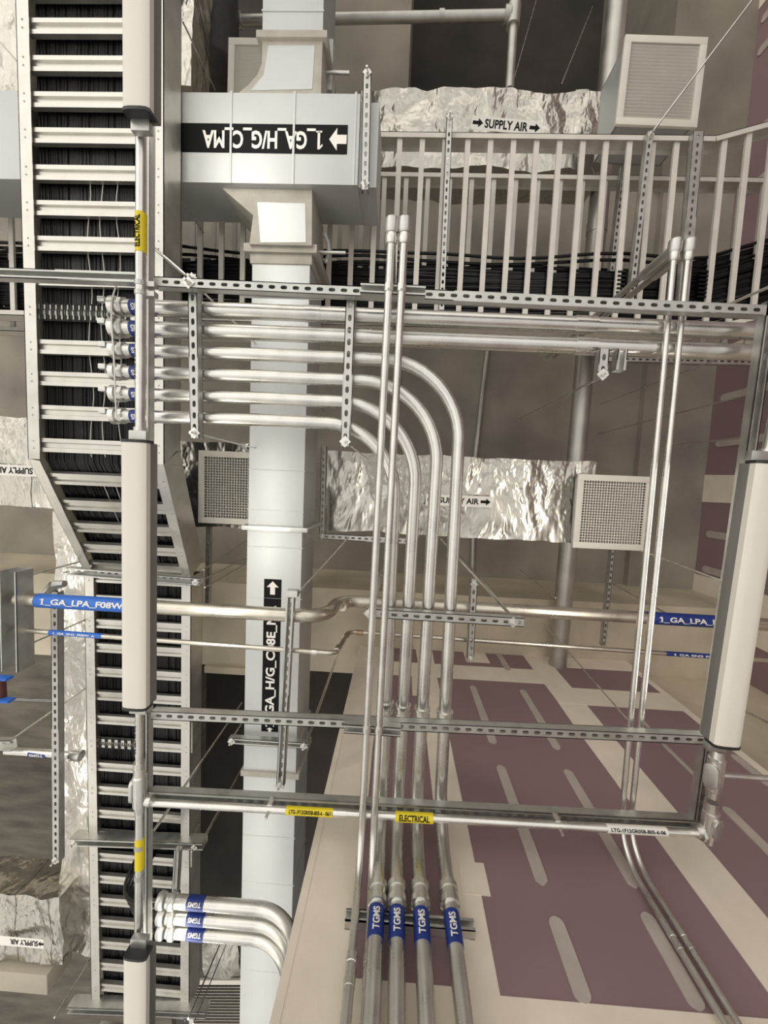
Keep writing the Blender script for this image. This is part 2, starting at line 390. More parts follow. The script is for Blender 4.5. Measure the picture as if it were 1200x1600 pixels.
# screw streaks
st = [((739, 1072), (770, 1163)), ((817, 1078), (870, 1172)), ((780, 1196), (850, 1384)), ((888, 1203), (990, 1388)), ((866, 1433), (914, 1570)), ((1014, 1427), (1086, 1580)),
      ((783, 1022), (790, 1048)), ((1003, 1127), (1015, 1138)), ((1040, 1163), (1098, 1230)), ((1137, 1262), (1210, 1345)), ((1150, 1180), (1200, 1230))]
for i, (p, q) in enumerate(st):
    z1, z0 = zt(*p), zt(*q); xm = (X(*p) + X(*q)) / 2; w = .028 if i not in (7, 8) else .014
    patch(front, 'trim_9', xm - w, xm + w, z0, z1, MUDS, 40 + i, axis='y', round_=True)
# right wall: taped joints and streaks
Yr = lambda px, py: on_x(px, py, rx).y
for a, c in ((742, 786), (908, 985), (545, 560), (20, 95)):
    sd += 1; patch(right, 'trim_10', Yr(1125, a), Yr(1125, c), 0, H(4.75), MUD, sd + 60, axis='x', pos=rx)
for py in (838, 897, 622, 692, 110, 150, 260, 330):
    y = Yr(1130, py)
    for z0, z1 in ((3.9, 4.55), (2.7, 3.5)):
        patch(right, 'trim_11', y - .04, y + .04, H(z0), H(z1), MUDS, py, axis='x', pos=rx, round_=True)
# small ledge above the dark opening, left of the duct
b = MB().box((at(322, 1066, 3.9).x, 2.02, H(3.86)), (at(392, 1066, 3.9).x, 2.09, H(4.0))); struct('trim_12', b, CONCB)

# ================================================================== SUPPORT GRID (struts 1.66 m above the lens)
strut(at(240, 439.5, 1.66), at(1203, 485, 1.66), 'long perforated strut crossing the photo just under the black cable ladder', bolts=(.06,), name='slotted_strut')
strut(at(-40, 424, 1.66), at(213, 433, 1.66), 'strut crossing in front of the upper cable tray, ending at the left lamp rail', slotted=False, name='slotted_strut')
strut(at(236, 1118, 1.66), at(1108, 1157, 1.66), 'long perforated strut across the middle of the purple wall, under four bent conduits', name='slotted_strut')
strut(at(233, 1244, 1.66), at(1091, 1290, 1.66), 'lowest long strut of the frame, dark open slot beneath, carrying the yellow-labelled conduit', slotted=False)
strut(at(226, -60, 1.66), at(223, 1620, 1.66), 'long strut of the left lamp rail running the height of the photo', slotted=False)
strut(at(1208, 470, 1.66), at(1091, 1296, 1.66), 'strut of the right lamp rail beside the right linear lamp', slotted=False)
strut(at(563, 449, 1.617), at(665, 454, 1.617), 'short strut under the upper long strut, clamping the central thin conduits', slotted=False, name='strut_offcut')
strut(at(537, 1139, 1.617), at(626, 1145, 1.617), 'short strut under the middle long strut, clamping the central thin conduits', slotted=False, name='strut_offcut')
# trapezes carrying the six conduits
ta = (at(300, 428, 1.715), at(304, 684, 1.715)); tb = (at(548, 462, 1.715), at(539, 697, 1.715)); tcp = (at(572, 958, 1.715), at(819, 973, 1.715))
strut(*ta, 'perforated trapeze strut under the six parallel conduits, left of the white duct', bolts=(.03, .97))
strut(*tb, 'perforated trapeze strut under the six parallel conduits, right of the white duct', bolts=(.97,))
strut(*tcp, 'short perforated trapeze strut under four downward conduits below the foil duct', bolts=(.02, .93))
for p, l in ((ta[0] + V((0, .03, .04)), 'hanger rod rising from the top end of the left conduit trapeze'), (ta[1] + V((0, -.02, .04)), 'hanger rod rising from the bottom end of the left conduit trapeze'),
             (tb[1] + V((0, -.02, .04)), 'hanger rod rising from the bottom end of the right conduit trapeze'), (tcp[0] + V((.03, 0, .04)), 'hanger rod at the left end of the four-conduit trapeze'), (tcp[1] + V((-.03, 0, .04)), 'hanger rod at the right end of the four-conduit trapeze')):
    rod(p, V((p.x, p.y, H(SLAB))), l, .0048)

# ================================================================== LINEAR LAMPS
def lamp(p, q, label, side, caps=(True, True)):
    """fixture whose lens runs p..q (middle of the lens, at its lowest line)"""
    p, q = V(p), V(q); d = (q - p).normalized(); L = (q - p).length
    t = Thing('linear_light_fixture', label, 'light fixture', p, 'linear lamps on the strut rails')
    M = frame(p, d); w = .052
    prof = [(-w, .035), (-w, .010), (-w * .8, .003), (-w * .4, 0), (w * .4, 0), (w * .8, .003), (w, .010), (w, .035)]
    t.part('lens', MB().extrude(prof, L, M), LENS, smooth=True)
    t.part('housing', MB().box((0, -w - .001, .035), (L, w + .001, .082), M), HOUS, bevel=.003)
    for e_, c in ((0, caps[0]), (1, caps[1])):
        if not c: continue
        pf = [(y * 1.03, z + (-.0015 if z < .02 else .02)) for y, z in prof]
        t.part('end_cap', MB().extrude(pf, .012, M @ Matrix.Translation((L * e_ - (0.002 if e_ else .010), 0, 0))), CAPM, smooth=True)
        t.part('end_bracket', MB().box((L * e_ - (0 if e_ else .05), -.03, .04), (L * e_ + (.05 if e_ else 0), .045, .07), M), GALVD, bevel=.004)
    return t, M, L
LP = [((206.5, 690, 207, 1108), 'white linear lamp in the middle of the left rail, before the tray bend', 1, 1.52),
      ((209, -250, 210, 166), 'white linear lamp at the top of the left rail, over the bright tray rungs', 1, 1.52),
      ((208.5, 1502, 207, 1900), 'white linear lamp at the bottom left, below the three short conduits', 1, 1.52),
      ((1207, 724, 1139, 1168), 'white linear lamp on the right rail above the purple wall', -1, 1.52)]
for (x0, y0, x1, y1), l, s_, h in LP:
    p, q = at(x0, y0, h), at(x1, y1, h)
    lamp(p, q, l, s_)
    up = V((0, 0, .084)); uplight(p + up, q + up, LAMP_W)
# bare lights added out of view, where these rails would carry more lamps
for (p, q) in (((-1.05, 3.9), (-1.05, 5.1)), ((-3.6, -2.6), (-3.6, -1.4)), ((-3.6, .6), (-3.6, 1.8)), ((-3.6, 3.0), (-3.6, 4.2))):
    uplight(V((*p, H(1.6))), V((*q, H(1.6))), LAMP_W)
# conduit feeding the lamps along the left rail
def emt(pts, r, label, cat='conduit', group=None, m=None, name='conduit', n=14):
    t = Thing(name, label, cat, V(pts[0]), group); t.part('pipe', MB().tube(pts, r, n), m or EMT, smooth=True); return t
h = 1.615
p, q = at(221, 190, h), at(219.5, 676, h)
t = emt([p, q], .021, 'conduit along the left lamp rail with a yellow lettered label, beside the upper tray')
sleeve(t, at(220.5, 334, h), at(220.3, 396, h), .021, YEL, 'ELECTRICAL', BLACK, flip=True, facing=V((-.1, 0, -1)), height=.022)
sleeve(t, at(220, 540, h), at(219.6, 600, h), .021, EMT, 'LP-LTG2 A 277V', BLACK, flip=True, facing=V((-.55, 0, -1)), height=.010)
ring(at(220, 182, h), at(220, 194, h), .026, 'connector', t); ring(at(219.5, 668, h), at(219.5, 679, h), .027, 'connector', t)
for py in (440, 455): t.part('strap', MB().tube([at(220, py, h), at(220, py + 7, h)], .024, 14).box(*(lambda a: (a - V((.005, .01, .0)), a + V((.045, .01, .03))))(at(224, py + 3, h))), GALVD, smooth=False)
t = emt([at(217.5, 1112, h), at(217.5, 1204, h)], .016, 'short conduit between the middle left lamp and its junction fitting')
ring(at(217.5, 1190, h), at(217.5, 1212, h), .024, 'connector', t)
sleeve(t, at(217.5, 1125, h), at(217.5, 1180, h), .016, EMT, '1/2 EMT UL 212', BLACK, flip=True, facing=V((-.55, 0, -1)), height=.009)
t = emt([at(219, 1265, h), at(217, 1482, h)], .020, 'conduit along the left lamp rail below the junction fitting, with a plain yellow band')
sleeve(t, at(218.7, 1308, h), at(218.4, 1356, h), .020, YEL, '', BLACK)
for py in (1318, 1365): t.part('strap', MB().tube([at(218, py, h), at(218, py + 7, h)], .023, 14), GALVD, smooth=True)
def body(c, d, L, r, label, cover, name='junction_fitting'):
    """cast conduit fitting: rounded trunk with a hub at each end and a screwed cover on the side `cover`"""
    c = V(c); d = V(d).normalized(); t = Thing(name, label, 'fitting', c)
    t.part('trunk', MB().tube([c - d * L / 2, c - d * L * .46, c + d * L * .46, c + d * L / 2], [r * .8, r, r, r * .8], 16), EMT, smooth=True)
    for s_ in (-1, 1): t.part('hub', MB().tube([c + d * s_ * L * .47, c + d * s_ * L * .70], [r * .85, r * .72], 14), EMT, smooth=True)
    M = frame(c + V(cover) * r * .75, d, V(cover)); a, w = L * .36, r * .85
    pl = [(a * math.cos(k * math.pi / 12) if 0 else math.copysign(a - w + w * abs(math.cos(k * math.pi / 12)), math.cos(k * math.pi / 12)), w * math.sin(k * math.pi / 12)) for k in range(24)]
    n = 24; vs = [M @ V((x, y, 0)) for x, y in pl] + [M @ V((x, y, r * .5)) for x, y in pl]
    t.part('cover', MB().add(vs, [tuple(range(n))[::-1], tuple(range(n, 2 * n))] + [(i, (i + 1) % n, n + (i + 1) % n, n + i) for i in range(n)]), GALV, bevel=.003)
    return t
t = body(at(218.5, 1235, 1.60), (0, 1, 0), .15, .030, 'cast junction fitting on the left rail where the lowest strut begins', (-1, 0, -.1))
t.part('side_hub', MB().tube([at(222, 1249, 1.61), at(237, 1251, 1.61)], .026, 14), EMT, smooth=True)
body(at(1117, 1209, 1.60), at(1112, 1250, 1.6) - at(1117, 1209, 1.6), .15, .031, 'cast junction fitting hanging below the right linear lamp', (-.9, 0, -.5))
t = body(at(1109, 1287, 1.60), at(1112, 1250, 1.6) - at(1117, 1209, 1.6), .12, .031, 'lower cast fitting on the right rail at the frame corner', (.3, 0, -1))
t.part('connector', MB().tube([at(1112, 1252, 1.6), at(1110.5, 1266, 1.6)], .026, 14), EMT, smooth=True)
t.part('locknut', MB().tube([at(1092, 1299, 1.61), at(1097, 1299, 1.61)], .036, 8), EMT); t.part('side_hub', MB().tube([at(1086, 1298, 1.61), at(1101, 1299, 1.61)], .026, 14), EMT, smooth=True)
emt([at(1128, 1211, 1.6), at(1210, 1217, 1.6)], .012, 'thin conduit leaving the right junction fitting towards the photo edge')
t = emt([at(1228, 560, 1.6), at(1199, 712, 1.6)], .021, 'short conduit above the right linear lamp at the photo edge')
ring(at(1200, 702, 1.6), at(1198, 716, 1.6), .028, 'connector', t)
# conduit slung under the lowest strut
h = 1.62
pa, pb = at(236, 1254, h), at(1090, 1302, h); L = lambda f: pa.lerp(pb, f)
t = emt([pa, pb], .0165, 'conduit slung under the lowest strut with two yellow labels and one white label')
ff = lambda px: (px - 236) / (1090 - 236)
sleeve(t, L(ff(455)), L(ff(536)), .0165, YEL, 'LTG-1F12GR05B-B05-6 - 06/11', BLACK, facing=V((0, -.5, -1)), height=.014, wfrac=.85)
sleeve(t, L(ff(628)), L(ff(687)), .0195, YEL, 'ELECTRICAL', BLACK, facing=V((0, -.5, -1)), height=.022)
sleeve(t, L(ff(953)), L(ff(1043)), .0165, WLAB, 'LTG-1F12GR05B-B05-6-06', BLACK, facing=V((0, -.5, -1)), height=.012, wfrac=.9)
ring(L(ff(530)), L(ff(552)), .019, 'coupling', t)
for px in (428, 880):
    c = L(ff(px)); t.part('clamp', MB().box(c + V((-.012, -.022, .0)), c + V((.012, .022, .05))).box(c + V((-.006, -.006, -.05)), c + V((.006, .006, 0))), EMT, bevel=.003)

# ================================================================== SIX LARGE CONDUITS AND THE FOUR THAT DROP DOWN THE WALL
HC = 1.79
ys = [487, 520, 554, 588, 622, 656]            # at x = 400
slope = .038
top_r = .0365
order = ['topmost', 'second from the top', 'third from the top', 'fourth from the top', 'fifth from the top', 'lowest']
drop_x = [None, None, (714, 720, 693), (683, 683, 655), (651, 651, 625), (618, 622, 600)]
wall_x = [None, None, (686, 1300), (655, 1295), (624, 1292), (596, 1290)]
def seg_label(t, p, q, r, flip, facing): sleeve(t, p, q, r, BLUE, 'TGMS', WLAB, facing=facing, flip=flip, height=r * .85, wfrac=.72)
for i, y in enumerate(ys):
    big = i < 2; r = .0345 if big else .0295; h = HC + (0.008 if big else 0)
    a = at(186, y - 6 - 1.5 * (2.5 - i), h); c = at(400, y, h)
    a = V((a.x, c.y + (a.y - c.y) * .3, H(h)))
    if big:
        e_ = at(1215, y + (1215 - 400) * slope + 2, h)
        t = emt([a, c, e_], r, f'{order[i]} of six galvanized conduits, running straight to the right edge', group='six parallel conduits')
        ring(c.lerp(e_, .62), c.lerp(e_, .66), r * 1.12, 'coupling', t); ring(c.lerp(e_, .10 + .1 * i), c.lerp(e_, .13 + .1 * i), r * 1.05, 'coupling', t)
    else:
        dx = drop_x[i]
        k1 = at(dx[0], 720, h); k2 = at(dx[2] + 3, 1120, h)
        xx = (k1.x + k2.x) / 2
        corner = V((k1.x, c.y + (k1.x - c.x) * .006, H(h)))
        wy = WALLY - r - .045
        d0 = on_y(wall_x[i][0], 1450, wy)
        wxx = k2.x
        pts = arc([a, c, corner, V((wxx, wy, H(h))), V((wxx, wy, .2))], [.2, .36, .20], 12)
        t = emt(pts, r, f'{order[i]} of six conduits, bending down over the purple wall', group='six parallel conduits', n=16)
        fy = at(wxx, 1115, h).y
        py = 1105 + (5 - i) * 3
        yy = at(660, py, h).y; xk = k1.x + (wxx - k1.x) * (yy - corner.y) / (wy - corner.y)
        coupling(t, V((xk, yy - .02, H(h))), V((xk, yy + .035, H(h))), r)
        zc = on_y(wall_x[i][0] + 8, 1395, wy).z
        coupling(t, V((wxx, wy, zc + .03)), V((wxx, wy, zc - .05)), r)
        z1, z0 = on_y(wall_x[i][0], 1410 + 2 * (5 - i), wy - r).z, on_y(wall_x[i][0], 1460 + 3 * (5 - i), wy - r).z
        seg_label(t, V((wxx, wy, z0)), V((wxx, wy, z1)), r, False, V((-wxx * .25, -1, 0)))
    # bushing and tape at the tray end
    d = (c - a).normalized()
    t.part('bushing', MB().tube([a - d * .035, a - d * .03, a - d * .005, a], [r * 1.0, r * 1.35, r * 1.35, r], 16), EMT, smooth=True)
    t.part('locknut', MB().tube([a + d * .012, a + d * .03], r * 1.28, 8), GALV)
    t.part('grounding_lug', MB().box(a - d * .06 + V((-.012, -.012, -.012)) + V((0, -r * .5, -r * .9)), a - d * .06 + V((.022, .012, .012)) + V((0, -r * .5, -r * .9))), GALV, bevel=.003)
    sleeve(t, a + d * .065, a + d * .175, r, BLUE, 'TGMS', WLAB, facing=V((0, .25, -1)), flip=True, height=r * .8, wfrac=.75)
# bare wire linking the bushings
wp = [at(x, y, 1.74) for x, y in ((196, 428), (182, 445), (174, 470), (174, 505), (177, 545), (179, 580), (180, 615), (182, 650))]
single('ground_wire', MB().tube(wp, .0035, 6), COPP if 0 else EMT, 'thin bare ground wire linking the six conduit bushings at the tray', 'wire', wp[0], smooth=True)

# ---- slim conduits in the centre
hs = 1.585; r = .0155
for k, (xt, xm, xb) in enumerate(((612, 573, 575), (632, 592, 590))):
    p0 = at(xt - 1, 382, hs); p1 = at(xm, 1140, hs)
    wy = WALLY - .045 - r
    d = (p1 - p0).normalized(); cor = p0 + d * ((wy - p0.y) / d.y)
    wx = on_y((554, 580)[k], 1450, wy).x
    low = V((wx, wy, on_y(547, 1518, wy).z))
    pts = arc([p0, V((cor.x, wy, H(hs))), low], .16, 9)
    w = ('left', 'right')[k]
    t = emt(pts, r, f'{w} one of the two thin conduits crossing the photo centre and dropping down the wall', group='two thin central conduits')
    t.part('lower_pipe', MB().tube([low, V((wx, wy, .2))], r * 1.22, 14), EMT, smooth=True)
    coupling(t, low + V((0, 0, .05)), low + V((0, 0, -.045)), r)
    # compression connector, elbow body and riser
    t.part('connector', MB().tube([p0, p0 - d * .012, p0 - d * .035, p0 - d * .04], [r * 1.3, r * 1.55, r * 1.55, r * 1.3], 14), EMT, smooth=True)
    e0 = at(xt + 1, 343, hs)
    t.part('elbow_body', MB().tube([p0 - d * .04, p0 - d * .05, e0, e0 - d * .004], [r * 1.5, r * 1.75, r * 1.75, r * 1.5], 16), GALV, smooth=True)
    rp = e0 + d * .035
    t.part('riser', MB().tube([rp, V((rp.x, rp.y, H(SLAB)))], r * .9, 12), PIPE, smooth=True)
    for py in (450, 1139):
        f = (at(600, py, hs).y - p0.y) / d.y; c = p0 + d * f
        t.part('clamp', MB().tube([c - d * .014, c + d * .014], r * 1.22, 12).box(c + V((-.004, -.012, -.028)), c + V((.004, .012, 0))), EMT)
# ---- slim conduits on the right
hs = 1.745; r = .0125
for k, (xt, xm) in enumerate(((1056, 984), (1078, 1000))):
    p0 = at(xt - 4, 408, hs); p1 = at(xm, 1140, hs); d = (p1 - p0).normalized()
    wy = WALLY - .02 - r; cor = p0 + d * ((wy - p0.y) / d.y)
    bot = on_y((1050, 1067)[k] + 62, 1595, wy)
    low = on_y((1042, 1062)[k], 1462, wy); wx = low.x
    pts = arc([p0, V((cor.x, wy, H(hs))), V((cor.x, wy, 0.1))], .17, 9)
    w = ('left', 'right')[k]
    t = emt(pts, r, f'{w} one of the two thin conduits beside the right lamp, curving down the purple wall', group='two thin right-hand conduits')
    zc = on_y((1042, 1062)[k], 1470, wy).z
    coupling(t, V((cor.x, wy, zc + .03)), V((cor.x, wy, zc - .03)), r * .85)
    t.part('connector', MB().tube([p0, p0 - d * .01, p0 - d * .03, p0 - d * .035], [r * 1.3, r * 1.7, r * 1.7, r * 1.3], 14), EMT, smooth=True)
    e0 = at(xt, 376, hs)
    t.part('elbow_body', MB().tube([p0 - d * .03, p0 - d * .04, e0, e0 - d * .004], [r * 1.7, r * 2.1, r * 2.1, r * 1.8], 16), GALV, smooth=True)
    rp = e0 + d * .03
    t.part('riser_hub', MB().tube([rp, rp + V((0, 0, .22))], r * 1.75, 14), GALV, smooth=True)
    t.part('riser', MB().tube([rp, V((rp.x, rp.y, H(3.15)))], r * 1.25, 12), PIPE, smooth=True)
# wall strut under the dropped conduits
p, q = on_y(540, 1428, WALLY - .042), on_y(742, 1447, WALLY - .042)
q = V((q.x, q.y, p.z)); strut(p, q, 'short strut screwed to the purple wall behind the blue-labelled conduits', slotted=False, up=(0, 1, 0), name='wall_strut')

# ================================================================== CABLE TRAY ON THE LEFT
H1, H2 = 2.15, 2.66
RW, RD = .070, .165
xl, xr = at(35, 400, H1).x, at(256, 400, H1).x
lx, lxr = at(133, 1000, H2).x, at(298, 1000, H2).x
yA, yB = at(50, 717, H1).y, at(140, 893, H2).y
def rail_mb(p, q, side, up=(0, 0, 1), w=RW, d=RD):     # p..q outer bottom edge; side: +1 flange towards +local y
    M = frame(p, q - p, up); s_ = side; mb = MB(); L = (q - p).length
    b0, b1 = sorted((0, s_ * w)); mb.box((0, b0, 0), (L, b1, .004), M); mb.box((0, b0, d - .004), (L, b1, d), M)
    b0, b1 = sorted((0, s_ * .004)); mb.box((0, b0, 0), (L, b1, d), M); return mb
def rung_mb(p, q, along, up, w=.078, h=.028):
    M = frame(p, q - p, up); L = (q - p).length; a = w / 2
    prof = [(-a, .0), (-a * .42, .0), (-a * .30, .012), (a * .30, .012), (a * .42, 0), (a, 0), (a, h), (-a, h)]
    return MB().extrude(prof, L, M)
def tray_section(name, label, group, pts_l, pts_r, h, rungs_y, rw_=.078):
    t = Thing(name, label, 'cable tray', pts_l[0], group)
    up = V((0, 0, 1)); d = (pts_l[1] - pts_l[0]).normalized(); up = (up - d * up.dot(d)).normalized()
    for p, q, s_ in ((*pts_l, -1), (*pts_r, 1)):
        rm = rail_mb(p, q, s_, up)
        for a_, b_ in rungs_y:
            c_ = a_ if s_ < 0 else b_
            for o_ in (-.02, .02):
                e_ = c_ + d * o_ + (V((-.018, 0, 0)) if s_ < 0 else V((.018, 0, 0))); rm.tube([e_ + up * .002, e_ - up * .004], .005, 6)
        t.part('side_rail', rm, ALU)
    for p, q in rungs_y: t.part('rung', rung_mb(p + up * .012, q + up * .012, d, up, rw_), ALU)
    return t, up
xl2, xr2 = (xl + lx) / 2, (xr + lxr) / 2
yT = -5.0
ry = [36 - 57.2 * k for k in range(5, 0, -1)] + [36, 95, 152, 208.5, 267, 323, 379, 434, 487, 542, 592, 645, 697]
rg = [(V((xl + .05, at(120, y, H1).y, H(H1))), V((xr - .05, at(120, y, H1).y, H(H1)))) for y in ry]
TG = 'sections of the left cable tray'
t, _ = tray_section('cable_tray', 'upper level section of the left cable tray, with wide-spaced aluminium rungs', TG, (V((xl, yT, H(H1))), V((xl, yA, H(H1)))), (V((xr, yT, H(H1))), V((xr, yA, H(H1)))), H1, rg)
s0l, s1l = V((xl, yA, H(H1))), V((lx, yB, H(H2))); s0r, s1r = V((xr, yA, H(H1))), V((lxr, yB, H(H2)))
rg = []
for f in (.15, .36, .56, .76, .95):
    a, c = s0l.lerp(s1l, f), s0r.lerp(s1r, f); u = (c - a).normalized() * .05; rg.append((a + u, c - u))
t, upS = tray_section('cable_tray', 'slanted section of the left cable tray, rising behind the middle lamp', TG, (s0l, s1l), (s0r, s1r), 0, rg)
ry = [907 + 0, 941, 979, 1017, 1055, 1092.5, 1130, 1167, 1204, 1241, 1278, 1312, 1346, 1381, 1416, 1450, 1484, 1518, 1551, 1584, 1617]
rg = [(V((lx + .05, at(215, y, H2).y, H(H2))), V((lxr - .05, at(215, y, H2).y, H(H2)))) for y in ry]
yE = 4.2
t, _ = tray_section('cable_tray', 'far lower section of the left cable tray, with close-spaced rungs', TG, (s1l, V((lx, yE, H(H2)))), (s1r, V((lxr, yE, H(H2)))), H2, rg, .066)
for py in (1150, 1330): 
    y = at(215, py, H2).y
    for x, s_ in ((lx, -1), (lxr, 1)): t.part('splice_plate', MB().box((x - .006, y - .12, H(H2) + .02), (x + .006, y + .12, H(H2) + RD - .02)), GALVD)
# cables lying in the tray (countless: one bundle)
cb = MB(); ncab = 84
for j in range(ncab):
    f = (j + .5) / ncab; layer = random.choice((0, 0, .006))
    rr = .0062; pts = []
    ax, bx = xl + .06 + (xr - xl - .12) * f, lx + .06 + (lxr - lx - .12) * f
    ph = random.random() * 9
    def off(y): return .007 * noise.noise(V((y * 1.6, ph, j * .37))) 
    dz = .049 + rr + layer
    for y in [yT + (yA - yT) * k / 16 for k in range(17)]: pts.append(V((ax + off(y), y, H(H1) + dz)))
    n_ = 5
    for k in range(1, n_): 
        g = k / n_; pts.append(V((ax + (bx - ax) * g, yA + (yB - yA) * g, H(H1) + (H2 - H1) * g + dz + .05 * math.sin(math.pi * g) * random.uniform(.3, 1))))
    for y in [yB + .02 + (yE - yB) * k / 14 for k in range(15)]: pts.append(V((bx + off(y), y, H(H2) + dz)))
    cb.tube(pts, rr, 6, caps=False)
single('cable_bundle', cb, BLACKC, 'dense black cables lying side by side in the left cable tray', 'cables', V((xl, yT, H(H1))), kind='stuff', smooth=True)
b = MB()
for k_ in range(3):
    z_ = .075
b.add([(xl + .06, yT, H(H1) + .075), (xr - .06, yT, H(H1) + .075), (xr - .06, yA, H(H1) + .075), (xl + .06, yA, H(H1) + .075), (lxr - .06, yB, H(H2) + .075), (lx + .06, yB, H(H2) + .075), (lxr - .06, yE, H(H2) + .075), (lx + .06, yE, H(H2) + .075)],
      [(0, 1, 2, 3), (3, 2, 4, 5), (5, 4, 6, 7)])
b.v += [p + V((0, 0, .03)) for p in b.v]; b.f += [tuple(i + 8 for i in f) for f in b.f[:3]]
single('cable_layer', b, BLACKC, 'upper layer of black cables filling the left cable tray', 'cables', V((xl, yT, H(H1))), kind='stuff')
# a few pale cables and the tied rungs
pale = [(130, 'white cable lying among the black ones near the tray middle', -.02), (150, 'second white cable in the tray, right of the first', .03), (176, 'white cable nearest the lamp rail in the upper tray', .06)]
for j, (px, l, w) in enumerate(pale):
    pts = []
    for k in range(22):
        y = at(px, 250 + 23 * k, H1).y; 
        if y > yA: break
        pts.append(V((at(px, 400, H1).x + .012 * math.sin(k * .9 + j), y, H(H1) + .0445 + .001 * math.sin(k * 1.7))))
    for k in range(1, 5):
        g = k / 4; p = V((pts[-1].x, 0, 0)); f = (at(px, 400, H1).x - xl) / (xr - xl)
        q = s0l.lerp(s0r, f).lerp(s1l.lerp(s1r, f), g); pts.append(V((q.x, q.y, q.z + .045 + .03 * math.sin(g * 3))))
    single('white_cable', MB().tube(pts, .0026, 6), WHITEC, l, 'cable', pts[0], 'white cables in the tray', smooth=True)
def ties(y, xa, xb, h, n, label, z):
    mb = MB()
    for k in range(n):
        x = xa + (xb - xa) * (k + .5) / n
        for s_ in (0, 1):
            mb.box((x - .003 + s_ * .012, y - .046, z - .004), (x + .003 + s_ * .012, y + .046, z))
    single('cable_tie_row', mb, BLACKC, label, 'cable ties', V(((xa + xb) / 2, y, z)), kind='stuff')
ties(at(120, 487, H1).y, xl + .07, xr - .2, H1, 16, 'black cable ties wrapped over the tray rung beside the conduit bushings', H(H1) + .010)
ties(at(215, 1167, H2).y, lx + .06, lx + .36, H2, 6, 'black cable ties on one rung of the lower tray', H(H2) + .010)
# trapezes under the tray
strut(at(100, 893, 2.60), at(312, 910, 2.60), 'trapeze strut under the lower end of the slanted tray section', slotted=False, bolts=(.02, .97), w=.055, d=.06)
strut(at(108, 1317, 2.60), at(316, 1324, 2.60), 'wide trapeze strut under the lower tray, behind the left rail yellow band', slotted=False, bolts=(.04, .94), w=.055, d=.085)
strut(at(104, 1580, 2.60), at(320, 1588, 2.60), 'trapeze strut under the lower tray at the bottom edge of the photo', slotted=False, w=.055, d=.085)
for p, l in ((at(318, 905, 2.66), 'rod at the right end of the trapeze below the tray slant'), (at(313, 1318, 2.68), 'rod at the right end of the wide tray trapeze')):
    rod(p, V((p.x, p.y, H(3.9 if p.y < 2 else 6.4))), l, .006)
# upright strut and loop hardware under the wide trapeze
strut(at(276, 1330, 2.52), at(272, 1398, 2.52), 'short upright strut piece above the three short conduits at the tray', slotted=False)

# three conduits dropping at the lower left
h = 1.80; r = .031
for k, (y, xe_) in enumerate(((1415, 488), (1439, 483), (1462, 478))):
    a = at(262, y, h); e_ = at(xe_, y + 3, h)
    a = V((a.x, (a.y + e_.y) / 2, a.z)); ex = V((e_.x - r, a.y, a.z))
    w = ('upper', 'middle', 'lower')[k]
    t = emt(arc([a, ex, V((ex.x, ex.y, .2))], .25, 12), r, f'{w} of three short conduits bending down beside the cream wall edge at the lower left', group='three short conduits', n=16)
    d = (ex - a).normalized()
    for o_ in (-.05, .01): t.part('coupling' if o_ > 0 else 'bushing', MB().tube([a + d * o_, a + d * (o_ + .008), a + d * (o_ + .03), a + d * (o_ + .038)], [r * 1.05, r * 1.28, r * 1.28, r * 1.05], 16), GALV, smooth=True)
    p_ = V((at(294, y, h).x, a.y, a.z)); q_ = V((at(321, y, h).x, a.y, a.z)); sleeve(t, p_, q_, r, BLUE, 'TGMS', WLAB, facing=V((0, -.75, -1)), flip=True, height=r * .6, wfrac=.75)
# drooping cables entering them
for j in range(5):
    p = V((at(215 + 6 * j, 1335, H2).x, at(215, 1335, H2).y, H(H2) + .03)); q = at(250, 1415 + 11 * j, 1.8); q.z = H(1.8)
    pts = [p.lerp(q, f / 8) + V((-.10 * math.sin(math.pi * f / 8), .06 * math.sin(math.pi * f / 8), -.25 * math.sin(math.pi * f / 8) * .3)) for f in range(9)]
    single('drop_cable', MB().tube(pts, .011, 8), BLACKC, f'black cable dropping from the lower tray into the short conduits, {["first", "second", "third", "fourth", "fifth"][j]} from the left', 'cable', pts[0], 'drop cables at the lower tray', smooth=True)

# ================================================================== STEEL PIPES ACROSS THE MIDDLE
hl, hr = 2.05, 2.42
a, b_ = at(28, 936, hl), at(462, 961.5, hl); c, d_ = at(566, 937, hr), at(1215, 977, hr)
m1, m2 = b_.lerp(c, .12), b_.lerp(c, .88)
pts = arc([a, at(508, 964, hl), at(530, 938, hr), d_], [.14, .14], 10)
t = Thing('steel_pipe', 'large steel pipe with blue lettered bands and a double bend in front of the duct', 'pipe', a)
t.part('pipe', MB().tube(pts, .038, 20), STEEL, smooth=True)
sleeve(t, at(60, 938, hl), at(215, 947, hl), .038, BLUEB, '1_GA_LPA_F08W', WLAB, facing=V((0, -.15, -1)), height=.036, wfrac=.83)
sleeve(t, at(1008, 965, hr), at(1165, 974, hr), .038, BLUE, '1_GA_LPA_F08W', WLAB, facing=V((0, -.1, -1)), height=.036, wfrac=.78)
ring(at(533, 946, 2.35), at(541, 940, 2.40), .041, 'weld_collar', t, STEEL)
a, b_ = at(26, 984, hl), at(515, 1021, hl); c, d_ = at(552, 988, hr), at(1215, 1033, hr)
pts = arc([a, at(525, 1021, hl), at(545, 987, hr), d_], [.05, .05], 7)
t = Thing('small_steel_pipe', 'small steel pipe below the large one, with thin blue bands and a stepped bend', 'pipe', a)
t.part('pipe', MB().tube(pts, .0135, 14), STEEL, smooth=True)
sleeve(t, at(78, 988, hl), at(160, 994, hl), .0135, BLUEB, '1_GA_SN2_F08W_A', WLAB, facing=V((0, -.1, -1)), height=.012)
